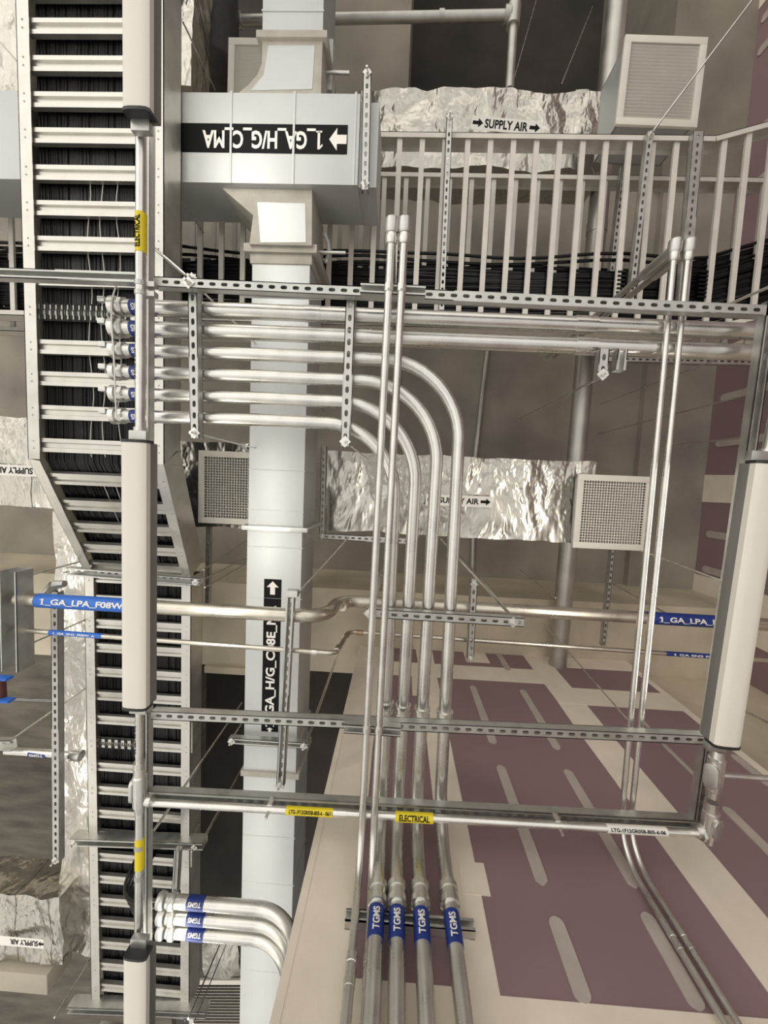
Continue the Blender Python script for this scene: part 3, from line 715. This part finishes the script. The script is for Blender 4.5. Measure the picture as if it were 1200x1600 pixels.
sleeve(t, at(1040, 1021, hr), at(1150, 1028, hr), .0135, BLUE, '1 GA SN2 F08W A', WLAB, facing=V((0, -.1, -1)), height=.012)
ring(at(487, 1018, hl), at(495, 1019, hl), .017, 'coupling', t); ring(at(556, 988, hr), at(568, 989, hr), .017, 'coupling', t, COPP)
ring(at(525.5, 1017, 2.08), at(529, 1011, 2.15), .017, 'coupling', t, STEEL); ring(at(539, 997, 2.31), at(543, 991, 2.38), .017, 'coupling', t, STEEL)
# their hangers
t = strut(at(453, 934, 1.97), at(437, 1232, 1.97), 'strut in front of the tall white duct, carrying the two steel pipes', slotted=False, bolts=(.985,), name='hanger_strut')
t.part('end_plate', MB().box(at(455, 934, 1.97) + V((-.03, -.035, .005)), at(455, 934, 1.97) + V((.03, .0, .05))), GALV)
strut(at(741, 905, 2.335), at(735, 1033, 2.335), 'short perforated strut holding the two steel pipes right of the four conduits', bolts=(.06, .97), name='hanger_strut')
strut(at(85, 925, 2.2), at(87, 1348, 2.2), 'long perforated strut left of the lower tray, running beside the foil duct', bolts=(.99,), name='hanger_strut', w=.045)
strut(at(11, 893, 1.98), at(14, 1050, 1.98), 'wide strut at the left photo edge where both steel pipes end', slotted=False, name='hanger_strut', w=.10, d=.10)
t = Thing('pipe_clamp', 'clamp with pale jaws at the top of the long left strut', 'clamp', at(90, 917, 2.15))
t.part('jaw', MB().tube([at(73, 925, 2.15), at(84, 915, 2.15)], [.02, .03], 10), GALV, smooth=True); t.part('jaw', MB().tube([at(86, 914, 2.15), at(101, 912, 2.15)], [.028, .02], 10), GALV, smooth=True)
t = Thing('valve_handle', 'blue-taped valve with two blue grips at the left photo edge', 'valve', at(2, 1075, 2.0))
t.part('grip', MB().box(at(-8, 1052, 2.0), at(9, 1066, 1.95)), BLUEB, bevel=.012); t.part('grip', MB().box(at(-8, 1086, 2.0), at(12, 1101, 1.95)), BLUEB, bevel=.012)
t.part('stem', MB().tube([at(0, 1060, 1.99), at(2, 1095, 1.99)], .026, 14), mat('dark_red_valve', (.10, .03, .025), 0, .4), smooth=True)
t = Thing('small_conduit', 'small conduit stub with a dark label, left of the long perforated strut', 'conduit', at(14, 1173, 2.3))
t.part('pipe', MB().tube([at(10, 1173, 2.3), at(118, 1180, 2.3)], .023, 14), EMT, smooth=True); sleeve(t, at(48, 1176, 2.3), at(75, 1178, 2.3), .023, BLUE, 'TGMS', WLAB, facing=V((0, 0, -1)), flip=True, height=.016)
ring(at(112, 1179, 2.3), at(127, 1181, 2.3), .034, 'bushing', t); strut(at(-12, 1166, 2.24), at(17, 1166, 2.24), 'strut end carrying the small labelled conduit stub at the left edge', slotted=False, name='hanger_strut', w=.07)
strut(at(0, 1092, 3.75), at(136, 1097, 3.75), 'thin dark rail under the concrete beam, left of the lower tray', slotted=False, name='ceiling_rail', w=.03, d=.03)

# ================================================================== DUCTS
def seamed_box(t, name, lo, hi, m, bevel=.004): return t.part(name, MB().box(lo, hi), m, bevel=bevel)
# big cross duct
hb, htp = 2.36, 2.71
yb0, yb1 = at(430, 145, hb).y, at(430, 287, hb).y
xR = at(561, 220, hb).x; xL = -6.0
t = Thing('main_duct', 'big shiny galvanized cross duct with an upside-down black label', 'duct', V((xR, yb0, H(hb))))
seamed_box(t, 'body', (xL, yb0, H(hb)), (xR, yb1, H(htp)), DUCT)
t.part('end_panel', MB().box((xR, yb0 + .02, H(hb) + .03), (at(594, 220, 2.55).x, yb1 - .01, H(2.73))), DUCT)
for px in (361, 459, 554):
    x = at(px, 220, hb).x; t.part('seam', MB().box((x - .006, yb0 - .004, H(hb) - .006), (x + .006, yb1 + .004, H(hb) + .02)), DUCT)
c = at(413, 216, hb - .004); l_, r_e = at(275, 212, hb).x, at(543, 219, hb).x
lab = sticker(t, V(((l_ + r_e) / 2, c.y, H(hb) - .001)), (-1, .0, 0), (0, 1, 0), r_e - l_, .158, BLACK, [('1_GA_H/G_C_MA', .0, .70, .72), ('<' if 0 else '>', -.445, .10, .78), ('>', .49, .03, .30)], WLAB)
# narrow tall duct running down the photo
hn = 2.45; xa, xb_ = at(393, 470, hn).x, at(483, 470, hn).x
t = Thing('narrow_duct', 'tall narrow pale duct running down the photo left of centre, with a vertical black label', 'duct', V((xa, yb1, H(hn))))
ys_ = [yb1, at(430, 390, hn).y, at(430, 825, hn).y, 4.4]
seamed_box(t, 'body', (xa, ys_[1], H(hn)), (xb_, ys_[2], H(hn + .36)), DUCT); seamed_box(t, 'body', (xa - .004, ys_[2], H(hn)), (xb_ - .004, ys_[3], H(hn + .36)), DUCT)
tp = [(at(352, 292, hn).x, yb1), (at(491, 292, hn).x, yb1), (xb_ + .02, ys_[1]), (xa - .0, ys_[1]), (at(400, 345, hn).x, at(400, 345, hn).y)]
t.part('tap_boot', MB().prism(tp, H(hn - .05), H(hn + .30)), MASTIC, bevel=.004)
pp = [at(402, 316, hn - .052), at(477, 318, hn - .052), at(478, 379, hn - .052), at(407, 379, hn - .052)]
t.part('bare_sheet', MB().prism([(p.x, p.y) for p in pp], H(hn - .053), H(hn - .04)), DUCT)
def flange(py, w=.03, th=.03, m=GALV, name='flange'):
    y = at(430, py, hn).y; return t.part(name, MB().box((xa - w, y - th / 2, H(hn) - w * .6), (xb_ + w, y + th / 2, H(hn + .36) + w)), m, bevel=.004)
flange(391, .045, .05, MASTIC, 'mastic_joint'); flange(405, .012, .06, MASTIC, 'mastic_joint'); flange(826, .035, .03)
for py in (735, 798, 855, 935, 1308, 1382, 1520): flange(py, .004, .008, DUCT, 'seam')
flange(1210, .02, .04, MASTIC, 'mastic_joint'); flange(1160, .01, .03, MASTIC, 'mastic_joint')
cx = at(424, 1025, hn).x; cy0, cy1 = at(427, 905, hn).y, at(421, 1143, hn).y
c = V((cx, (cy0 + cy1) / 2, H(hn) - .001))
sticker(t, c, (0, -1, 0), (-1, 0, 0), cy1 - cy0, .115, BLACK, [('1_GA_H/G_C08E_MA', -.06, .80, .62), ('>', .445, .085, .70), ('>', -.485, .03, .4)], WLAB)
# upper stretch beyond the cross duct
t = Thing('upper_duct', 'narrow duct beyond the cross duct at the top, with a flared boot', 'duct', V((xa, yb0, H(hn))))
ux, ux2 = at(410, 30, hn).x, at(505, 30, hn).x
yu = at(450, 58, hn).y
seamed_box(t, 'body', (ux, -5.6, H(hn)), (ux2, yu, H(hn + .36)), DUCT)
cv = [(ux2, yu), (ux2, yb0)] + [(p.x, p.y) for p in (at(372, 145, hn), at(388, 132, hn), at(402, 116, hn), at(409, 98, hn))] + [(ux, yu)]
t.part('flared_boot', MB().prism(cv, H(hn), H(hn + .34)), MASTIC, bevel=.004)
cv = [(p.x, p.y) for p in (at(420, 72, hn), at(492, 72, hn), at(488, 140, hn), at(392, 142, hn), at(412, 118, hn))]
t.part('bare_sheet', MB().prism(cv, H(hn) - .003, H(hn) + .01), DUCT); t.part('flange', MB().box((ux - .03, yu - .02, H(hn) - .02), (ux2 + .03, yu + .02, H(hn + .36))), MASTIC, bevel=.004)
y = at(450, 17, hn).y; t.part('seam', MB().box((ux - .004, y - .005, H(hn) - .004), (ux2 + .004, y + .005, H(hn + .3))), DUCT)
# damper handles on the duct side
t = Thing('damper_handle', 'damper handle on the right side of the narrow upper duct', 'handle', at(520, 113, 2.6))
t.part('lever', MB().tube([at(508, 113, 2.58), at(546, 114, 2.58)], .011, 10), GALV, smooth=True); t.part('plate', MB().box(at(509, 60, 2.62), at(516, 140, 2.62) + V((.01, 0, .10))), DUCT, bevel=.004)
t = Thing('damper_handle', 'damper handle on the right side of the duct just above the upper long strut', 'handle', at(510, 394, 2.6))
t.part('lever', MB().tube([at(492, 394, 2.56), at(540, 395, 2.56)], .011, 10), GALV, smooth=True); t.part('plate', MB().tube([at(507, 366, 2.6), at(513, 380, 2.6), at(514, 396, 2.6), at(509, 411, 2.6)], .014, 8), DUCT, smooth=True)
single('flat_bar', MB().box(at(375, 464, 1.7015), at(506, 452, 1.7015) + V((0, 0, .008))), GALV, 'short flat bar just under the upper long strut, in front of the narrow duct', 'bar', at(375, 466, 1.86))
strut(at(-20, 480, 2.95), at(36, 482, 2.95), 'strut end with a square washer at the left photo edge beside the upper tray', bolts=(.6,), name='ladder_trapeze', w=.05)
# strut hangers of the ducts
strut(at(574, 108, 2.31), at(570, 296, 2.31), 'perforated hanger strut under the right end of the big cross duct', bolts=(.03, .95), name='duct_hanger', w=.045)
strut(at(357, 1158, 2.38), at(481, 1166, 2.38), 'hanger strut under the tall narrow duct, below the middle long strut', slotted=False, bolts=(.04, .95), name='duct_hanger')
for f, l in ((.02, 'rod at the left end of the hanger under the tall duct'), (.98, 'rod at the right end of the hanger under the tall duct')):
    p = at(357, 1158, 2.42).lerp(at(481, 1166, 2.42), f); rod(p, V((p.x, p.y, H(6.4))), l, .005)

# ---- foil-wrapped ducts
def foil_mb(lo, hi, amp=.018, step=.05, seed=0, bulge=.012):
    lo, hi = V(lo), V(hi); n = [max(2, int((hi[i] - lo[i]) / step)) for i in range(3)]; mb = MB(); idx = {}
    def vid(i, j, k):
        if (i, j, k) not in idx:
            p = V((lo.x + (hi.x - lo.x) * i / n[0], lo.y + (hi.y - lo.y) * j / n[1], lo.z + (hi.z - lo.z) * k / n[2]))
            q = p * 3.1 + V((seed * 5.3, 0, 0)); w = noise.noise_vector(q) * amp + noise.noise_vector(p * 9 + V((seed, 3, 1))) * amp * .55
            rdg = abs(noise.noise(p * 4.3 + V((0, seed, 0)))); w += V((0, 0, 1)) * (rdg * amp * 1.2)
            idx[(i, j, k)] = len(mb.v); mb.v.append(p + w)
        return idx[(i, j, k)]
    for a, b2, c2 in ((0, 1, 2), (1, 2, 0), (2, 0, 1)):
        for s_ in (0, n[c2]):
            for i in range(n[a]):
                for j in range(n[b2]):
                    q = []
                    for di, dj in ((0, 0), (1, 0), (1, 1), (0, 1)):
                        ijk = [0, 0, 0]; ijk[a] = i + di; ijk[b2] = j + dj; ijk[c2] = s_; q.append(vid(*ijk))
                    mb.f.append(tuple(q if s_ else q[::-1]))
    return mb
def foil_duct(label, lo, hi, seed, name='foil_duct', tape_x=(), amp=.018):
    t = Thing(name, label, 'duct', V(((lo[0] + hi[0]) / 2, (lo[1] + hi[1]) / 2, lo[2])), 'foil-wrapped supply ducts')
    t.part('foil_wrap', foil_mb(lo, hi, amp, seed=seed), FOIL, smooth=True)
    for x in tape_x:
        q = foil_mb((x - .045, lo[1] - .004, lo[2] - .004), (x + .045, hi[1] + .004, hi[2] + .004), amp, seed=seed); t.part('foil_tape', q, FOIL, smooth=True)
    return t
hf = 2.95
lo = (at(510, 775, hf).x, at(700, 713, hf).y, H(hf)); hi = (at(925, 790, hf).x, at(700, 838, hf).y, H(hf + .36))
t = foil_duct('foil-wrapped duct across the middle with a SUPPLY AIR label, ending in a square grille', lo, hi, 1, tape_x=(at(783, 780, hf).x, at(872, 780, hf).x, at(610, 780, hf).x))
sticker(t, at(717, 782.5, hf - .032), (1, .0, 0), (0, -1, 0), .50, .085, WLAB, [('SUPPLY AIR', 0, .60, .52), ('>', .40, .15, .62), ('>', -.40, .15, .62)], BLACK)
strut(at(506, 697, 2.92), at(503, 842, 2.92), 'dark hanger strut at the left end of the middle foil duct', bolts=(.97,), name='duct_hanger')
strut(at(505, 838, 2.90), at(640, 846, 2.90), 'perforated hanger strut along the lower edge of the middle foil duct', name='duct_hanger')
lo2 = (at(268, 760, hf).x, at(300, 690, hf).y, H(hf)); hi2 = (at(425, 760, hf).x, at(300, 822, hf).y, H(hf + .36))
foil_duct('foil-wrapped duct end left of the tall duct, behind the mesh grille', lo2, hi2, 2)
hu = 3.42
lo3 = (at(560, 200, hu).x, at(780, 138, hu).y, H(hu)); hi3 = (at(952, 200, hu).x, at(780, 262, hu).y, H(hu + .40))
t = foil_duct('foil-wrapped duct at the upper right above the cable ladder, with a SUPPLY AIR label', lo3, hi3, 3, tape_x=(at(905, 190, hu).x,), amp=.03)
sticker(t, at(791, 196, hu - .05), (1, .075, 0), (0, -1, 0), .56, .105, WLAB, [('SUPPLY AIR', 0, .62, .66), ('>', .41, .15, .66), ('>', -.41, .15, .66)], BLACK)
lo4 = (-4.6, at(50, 652, 2.9).y, H(2.9)); hi4 = (at(128, 720, 2.9).x, at(50, 792, 2.9).y, H(3.25))
t = foil_duct('foil-wrapped duct at the left photo edge with an upside-down label, behind the tray bend', lo4, hi4, 4, tape_x=(at(40, 720, 2.9).x,))
sticker(t, at(22, 735, 2.9 - .034), (-1, 0, 0), (0, 1, 0), .50, .085, WLAB, [('SUPPLY AIR', 0, .60, .58), ('>', .40, .15, .62), ('>', -.40, .15, .62)], BLACK)
lo5 = (at(86, 1000, 3.0).x, at(100, 800, 3.0).y, H(3.0)); hi5 = (at(152, 1000, 3.0).x, 4.3, H(3.4))
foil_duct('long foil-wrapped duct running down beside the lower cable tray', lo5, hi5, 5, amp=.022)
lo6 = (-4.8, at(60, 1402, 2.85).y, H(2.85)); hi6 = (at(96, 1450, 2.85).x, at(60, 1506, 2.85).y, H(3.15))
t = foil_duct('foil-wrapped branch duct at the bottom left with an upside-down label', lo6, hi6, 6, tape_x=(at(72, 1450, 2.85).x, at(18, 1450, 2.85).x), amp=.024)
sticker(t, at(32, 1472, 2.85 - .040), (-1, .0, 0), (0, 1, 0), .40, .085, WLAB, [('SUPPLY AIR', -.08, .60, .58), ('<' if 0 else '>', -.44, .12, .55)], BLACK)
lo7 = (at(280, 60, 3.2).x, -5.0, H(3.2)); hi7 = (at(299, 60, 3.2).x, at(290, 135, 3.2).y, H(3.5))
foil_duct('narrow foil-wrapped piece beside the black round duct at the top left', lo7, hi7, 7)
lo8 = (at(318, 1500, 3.2).x, at(340, 1475, 3.2).y, H(3.2)); hi8 = (at(372, 1500, 3.2).x, at(340, 1528, 3.2).y, H(3.5))
foil_duct('crumpled foil patch between the lower tray and the tall duct, near the bottom', lo8, hi8, 8, amp=.04)
lo9 = (-4.0, at(10, -60, 3.0).y, H(3.0)); hi9 = (at(34, 120, 3.0).x, at(10, 150, 3.0).y, H(3.3))
foil_duct('foil-wrapped duct at the top left corner above the cross duct', lo9, hi9, 9)
# black round duct, top left
p, q = at(330, -80, 3.78), at(336, 112, 3.78); d = q - p
pts = [p + d * (i / 40) for i in range(41)] + [q + d.normalized() * x for x in (.05, .09, .12)]
single('flexible_duct', MB().tube(pts, [.215 + .005 * (i % 2) for i in range(41)] + [.18, .13, .05], 22), FLEX, 'black round duct at the top left, beside the louvred grille', 'duct', p, smooth=True)

# ================================================================== GRILLES
def grille(corners, h, label, kind='egg', neck=.085, group='square air grilles'):
    P = [at(x, y, h) for x, y in corners]; c = sum(P, V()) / 4
    u = ((P[1] - P[0]) + (P[2] - P[3])).normalized(); w = ((P[1] - P[0]).length + (P[2] - P[3]).length) / 2; l = ((P[3] - P[0]).length + (P[2] - P[1]).length) / 2
    z = V((0, 0, 1)); v = z.cross(u); M = Matrix((u, v, z)).transposed().to_4x4(); M.translation = c
    t = Thing('air_grille', label, 'grille', c, group); a, b3 = w / 2, l / 2; fw = .045
    f = MB()
    f.box((-a, -b3, -.012), (a, -b3 + fw, .01), M); f.box((-a, b3 - fw, -.012), (a, b3, .01), M); f.box((-a, -b3 + fw, -.012), (-a + fw, b3 - fw, .01), M); f.box((a - fw, -b3 + fw, -.012), (a, b3 - fw, .01), M)
    t.part('frame', f, WHITE, bevel=.002)
    g = MB(); A, B = a - fw, b3 - fw
    if kind == 'egg':
        n = 23
        for i in range(1, n): g.box((-A + 2 * A * i / n - .0024, -B, -.006), (-A + 2 * A * i / n + .0024, B, .014), M); g.box((-A, -B + 2 * B * i / n - .0024, -.006), (A, -B + 2 * B * i / n + .0024, .014), M)
        t.part('eggcrate_core', g, WHITE)
    else:
        n = 21
        for i in range(n):
            y = -B + 2 * B * (i + .5) / n
            T = M @ Matrix.Translation((0, y, .004)) @ Matrix.Rotation(1.0, 4, 'X'); g.box((-A, -.0095, -.001), (A, .0095, .001), T)
        t.part('louvres', g, WHITE)
    bx = MB()
    for (x0, y0, x1, y1) in ((-a + .02, -b3 + .02, a - .02, -b3 + .03), (-a + .02, b3 - .03, a - .02, b3 - .02), (-a + .02, -b3 + .02, -a + .03, b3 - .02), (a - .03, -b3 + .02, a - .02, b3 - .02)): bx.box((x0, y0, .01), (x1, y1, neck), M)
    bx.box((-a + .02, -b3 + .02, neck - .01), (a - .02, b3 - .02, neck), M)
    t.part('neck', bx, DUCT); t.part('damper', MB().box((-A, -B, .045), (A, B, .055), M), DARK)
    return t
grille([(905, 741), (1021, 745), (1008, 861), (892, 855)], 2.86, 'square eggcrate grille at the right end of the middle foil duct')
grille([(313, 704), (428, 708), (424, 822), (309, 816)], 2.86, 'square eggcrate grille half hidden behind the tall narrow duct')
grille([(973, 57), (1104, 60), (1088, 202), (964, 195)], 2.90, 'square louvred grille at the upper right, above the cable ladder', kind='louvre', neck=.34)
grille([(357, 61), (478, 63), (476, 178), (357, 176)], 2.90, 'louvred grille at the top, half hidden behind the narrow upper duct', kind='louvre', neck=.25)
grille([(303, 1530), (392, 1531), (384, 1640), (288, 1640)], 3.3, 'louvred grille at the bottom edge, between the lower tray and the tall duct', kind='louvre')
single('ceiling_box', MB().box(at(-12, 1517, 2.8), at(74, 1556, 2.8) + V((0, 0, .25))), BOXW, 'cream rectangular box at the bottom left, under the foil branch duct', 'box', at(30, 1536, 2.8), bevel=.012)

# ================================================================== CABLE LADDERS (upper right to left edge)
def ladder(name, label, h, y_top, y_bot, xs0, pitch, x_end, w=.036, bend_x=None, rw=.035, rd=.12, group='two stacked cable ladders'):
    zt_, t = H(h), Thing(name, label, 'cable ladder', V((0, y_top, H(h))), group)
    x0 = xs0
    xb2 = bend_x if bend_x else x_end
    for y, s_ in ((y_top, 1), (y_bot, -1)):
        p, q = V((x0, y, zt_)), V((xb2, y, zt_)); side = 1 if s_ > 0 else -1
        t.part('side_rail', rail_mb(p, q, side, w=rw, d=rd), LADD)
        if bend_x:
            q2 = V((x_end, y - (x_end - xb2) * .28, zt_)); t.part('side_rail', rail_mb(q, q2, side, w=rw, d=rd), LADD)
    x = x0 + .1
    while x < x_end:
        dy = -(x - xb2) * .28 if x > xb2 else 0
        t.part('rung', MB().box((x - w / 2, y_top + .01 + dy, zt_ + .014), (x + w / 2, y_bot - .01 + dy, zt_ + .032)), LADD); x += pitch
    return t
hL = 2.86
p1_, p2_ = at(625, 213, hL), at(913, 219, hL)
pt = (p2_.x - p1_.x) / 8; y1t, y1b = at(760, 207, hL).y, at(760, 514, hL).y
n = int((p1_.x + 4.2) / pt)
ladder('cable_ladder', 'lower of two white cable ladders with black cables, nearest the camera', hL, y1t, y1b, p1_.x - n * pt - .1, pt, 3.3, bend_x=at(1118, 222, hL).x)
hL2 = 3.24
p1_, p2_ = at(600, 300, hL2), at(893, 300, hL2)
pt2 = (at(634, 300, hL2).x - at(600, 300, hL2).x); y2t, y2b = at(760, 270, hL2).y, y1b
n = int((p1_.x + 4.4) / pt2)
ladder('cable_ladder', 'upper of two white cable ladders, seen between the rungs of the lower one', hL2, y2t, at(760, 540, hL2).y, p1_.x - n * pt2 - .1, pt2, 3.55)
def cables(name, label, h, ya, yb, nx, r, xa, xb, layers, seed):
    rnd = random.Random(seed); mb = MB()
    for l in range(layers):
        for j in range(nx):
            y0 = ya + (yb - ya) * (j + rnd.random()) / nx; ph = rnd.random() * 20; pts = []
            for k in range(30):
                x = xa + (xb - xa) * k / 29; dy = -(x - BX) * .28 if x > BX else 0
                pts.append(V((x, y0 + dy + .03 * noise.noise(V((x * .9, ph, 0))), H(h) + .032 + r + l * r * 1.9 + .012 * (1 + noise.noise(V((x * 1.3, ph, 5)))))))
            mb.tube(pts, r, 6, caps=False)
    return single(name, mb, BLACKC, label, 'cables', V((xa, (ya + yb) / 2, H(h))), kind='stuff', smooth=True)
BX = at(1118, 222, hL).x
cables('cable_bundle', 'dense black cables lying on the lower cable ladder', hL, at(760, 418, hL).y, at(760, 500, hL).y, 30, .010, -4.2, 3.4, 2, 3)
cables('cable_bundle', 'black cables lying on the upper cable ladder', hL2, at(760, 408, hL2).y, at(760, 470, hL2).y, 18, .012, -4.2, 3.4, 2, 4)
for j, (py, l) in enumerate(((392, 'loose black cable arching highest over the lower cable ladder'), (400, 'second loose black cable on the lower cable ladder'), (409, 'loose black cable just above the dense bundle on the ladder'), (414, 'loose black cable touching the dense bundle on the ladder'))):
    pts = [V((-4.2 + 7.4 * k / 40, at(760, py, hL).y + .07 * noise.noise(V((k * .21, j * 3.1, 2))) + (-.28 * max(0, -4.2 + 7.4 * k / 40 - BX)), H(hL) + .045 + .02 * j)) for k in range(41)]
    single('loose_cable', MB().tube(pts, .011, 8), BLACKC, l, 'cable', pts[0], 'loose cables on the ladder', smooth=True)
for px, l in ((1100, 'black ties wrapped on a ladder rung right of the right thin conduits'), (972, 'black ties wrapped on a ladder rung left of the right thin conduits')):
    mb = MB(); c = at(px, 445, hL)
    for k in range(7): mb.box((c.x - .03, c.y - .10 + .028 * k, H(hL) + .008), (c.x + .03, c.y - .088 + .028 * k, H(hL) + .036))
    single('cable_tie_row', mb, BLACKC, l, 'cable ties', c, kind='stuff')
# trapezes of the ladders
strut(at(703, 176, 2.815), at(690, 484, 2.815), 'perforated trapeze strut under the ladders, right of the central conduit ends', bolts=(.02,), name='ladder_trapeze')
strut(at(1017, 205, 2.815), at(986, 472, 2.815), 'perforated trapeze strut under the ladders below the louvred grille', bolts=(.02,), name='ladder_trapeze')
strut(at(1092, 205, 2.815), at(1068, 470, 2.815), 'perforated trapeze strut under the ladders behind the right conduit elbows', name='ladder_trapeze', w=.07)
strut(at(976, 258, 3.195), at(951, 470, 3.195), 'perforated trapeze strut under the upper ladder only', name='ladder_trapeze')
strut(at(584, 350, 3.195), at(575, 500, 3.195), 'perforated trapeze strut behind the left of the two central conduit ends', name='ladder_trapeze')
# low angle irons between the upper two conduits
strut(at(930, 560, 3.1), at(1190, 566, 3.1), 'dark perforated strut seen just under the second long conduit at the right', name='ladder_trapeze', m=PIPE)
strut(at(945, 545, 1.721), at(941, 590, 1.721), 'short perforated strut tab hanging below the second long conduit', bolts=(.9,), name='strut_tab')
strut(at(974, 545, 1.721), at(970, 578, 1.721), 'short strut tab right of the perforated tab below the second conduit', name='strut_tab', slotted=False)

# ================================================================== ROUND PIPES AT THE SLAB
t = Thing('drain_pipe', 'fat round pipe running along the slab behind the right grille to the purple wall', 'pipe', at(905, 650, 3.72))
e_ = on_y(872, 1036, WALLY - .002); a = at(968, -40, 3.72); b3 = at(872, 1030, 3.72); b3 = a + (b3 - a) * ((WALLY - a.y) / (b3 - a).y)
t.part('pipe', MB().tube([a, b3], .082, 24), PIPE, smooth=True); 
for f in (.33, .72): t.part('coupling', MB().tube([a.lerp(b3, f), a.lerp(b3, f + .015)], .087, 24), PIPE, smooth=True)
emt([at(763, 540, 4.72), at(742, 720, 4.72), at(738, 896, 4.72)], .030, 'thin round pipe at the slab behind the middle foil duct', m=PIPE, name='thin_pipe', cat='pipe')
t = emt([at(340, 33, 3.9), at(795, 24, 3.9)], .040, 'horizontal sprinkler pipe across the top of the photo', m=PIPE, name='sprinkler_pipe', cat='pipe')
ring(at(686, 25, 3.9), at(694, 25, 3.9), .046, 'coupling', t, PIPE); ring(at(360, 33, 3.9), at(378, 32, 3.9), .06, 'coupling', t, PIPE)
t = emt([at(808, -60, 3.9), at(796, 140, 3.9)], .040, 'sprinkler branch pipe dropping from the top edge to the foil duct', m=PIPE, name='sprinkler_pipe', cat='pipe')
ring(at(804, 8, 3.9), at(801, 42, 3.9), .06, 'tee', t, PIPE); ring(at(788, 24, 3.9), at(797, 24, 3.9), .066, 'tee', t, PIPE)

# ================================================================== BRACES, WIRES
for i, (x0, y0, h0, x1, y1, h1, r, l) in enumerate([
    (1186, -14, 2.80, 1022, 203, 2.80, .006, 'brace rod rising to the top right corner from the trapeze below the louvred grille'),
    (942, 588, 1.75, 812, 654, 4.74, .006, 'bright brace rod from the perforated tab towards the slab left of the fat pipe'),
    (1132, 557, 2.62, 937, 632, 4.7, .006, 'brace rod from the second long conduit crossing behind the right thin conduits'),
    (1180, 614, 2.6, 935, 678, 4.7, .006, 'brace rod from the right lamp rail, second of the fan of rods'),
    (1172, 683, 2.6, 1020, 699, 4.7, .006, 'nearly level brace rod left of the right lamp top end'),
    (1137, 911, 1.63, 1000, 860, 2.87, .006, 'brace rod below the right grille running to the right lamp'),
    (1040, 958, 2.5, 957, 912, 3.6, .006, 'brace rod ending just above the right blue pipe band'),
    (868, 934, 2.6, 812, 890, 4.2, .004, 'short thin wire left of the fat pipe, below the foil duct'),
    (980, 1124, 1.8, 848, 973, 3.6, .004, 'long thin wire crossing the upper purple wall right of the short trapeze'),
    (463, 931, 2.02, 548, 836, 2.95, .006, 'brace rod from the pipe hanger strut to the middle foil duct'),
    (477, 1162, 2.42, 524, 1030, 3.6, .005, 'brace rod from the tall duct hanger to the small pipe bend'),
    (241, 1297, 1.7, 378, 1098, 3.4, .007, 'long brace rod crossing in front of the lower tray right rail'),
    (317, 1316, 2.65, 384, 1192, 3.9, .007, 'brace rod from the wide tray trapeze end to the tall duct'),
    (26, 904, 2.0, 127, 877, 2.7, .006, 'brace rod from the left edge strut to the slanted tray end'),
    (28, 1014, 2.0, 132, 969, 2.7, .006, 'brace rod from the left edge strut to the lower tray rail'),
    (15, 1158, 2.25, 138, 1072, 3.1, .007, 'brace rod rising from the small conduit stub across the long perforated strut'),
    (800, 964, 1.76, 688, 842, 2.95, .006, 'brace rod from the right end of the short trapeze to the foil duct'),
    (585, 945, 1.76, 602, 880, 2.95, .006, 'brace rod from the left end of the short trapeze to the foil duct'),
    (294, 1592, 2.1, 346, 1470, 3.2, .006, 'thicker rod near the bottom, left of the tall duct'),
    (302, 1600, 2.1, 355, 1472, 3.2, .004, 'thin rod near the bottom beside the thicker one'),
    (240, 387, 1.75, 290, 430, 1.76, .007, 'slanting rod from the left rail to the top of the left conduit trapeze'),
    (1140, 475, 2.0, 1212, 444, 1.8, .007, 'slanting rod at the right end of the upper long strut'),
    (318, 890, 2.7, 384, 845, 3.6, .006, 'brace rod from the tray slant end up to the tall duct, upper one'),
    (320, 918, 2.7, 386, 880, 3.6, .006, 'brace rod from the tray slant end to the tall duct, lower one'),
    (800, 135, 3.9, 838, 0, 5.5, .004, 'thin wire beside the sprinkler branch at the top'),
    (878, 130, 3.9, 926, 10, 5.5, .004, 'thin wire between the sprinkler branch and the louvred grille'),
    (85, 1590, 2.4, 140, 1500, 3.0, .006, 'rod at the bottom left corner crossing the long foil duct'),
    (30, 100, 2.5, -5, 60, 2.9, .005, 'thin wire at the top left corner beside the tray'),
    (286, 35, 2.5, 336, 140, 3.4, .005, 'dark wire crossing the black round duct at the top left'),
    (283, 312, 2.36, 318, 364, 2.70, .005, 'thin wire over the big cross duct side, right of the tray'),
    (1143, 1100, 2.7, 1200, 1130, 2.75, .010, 'thin pipe on the concrete right of the right lamp'),
    (305, 1590, 3.2, 318, 860, 3.2, .0, '')]):
    if r: rod(at(x0, y0, h0), at(x1, y1, h1), l, r, name='brace_rod', group=None)
strut(at(325, 822, 3.0), at(323, 965, 3.0), 'thin perforated strut behind the tray slant, left of the tall duct', name='hanger_strut', w=.03)
strut(at(958, 860, 3.2), at(943, 1010, 3.2), 'thin perforated strut below the right grille, behind the steel pipes', name='hanger_strut', w=.03)
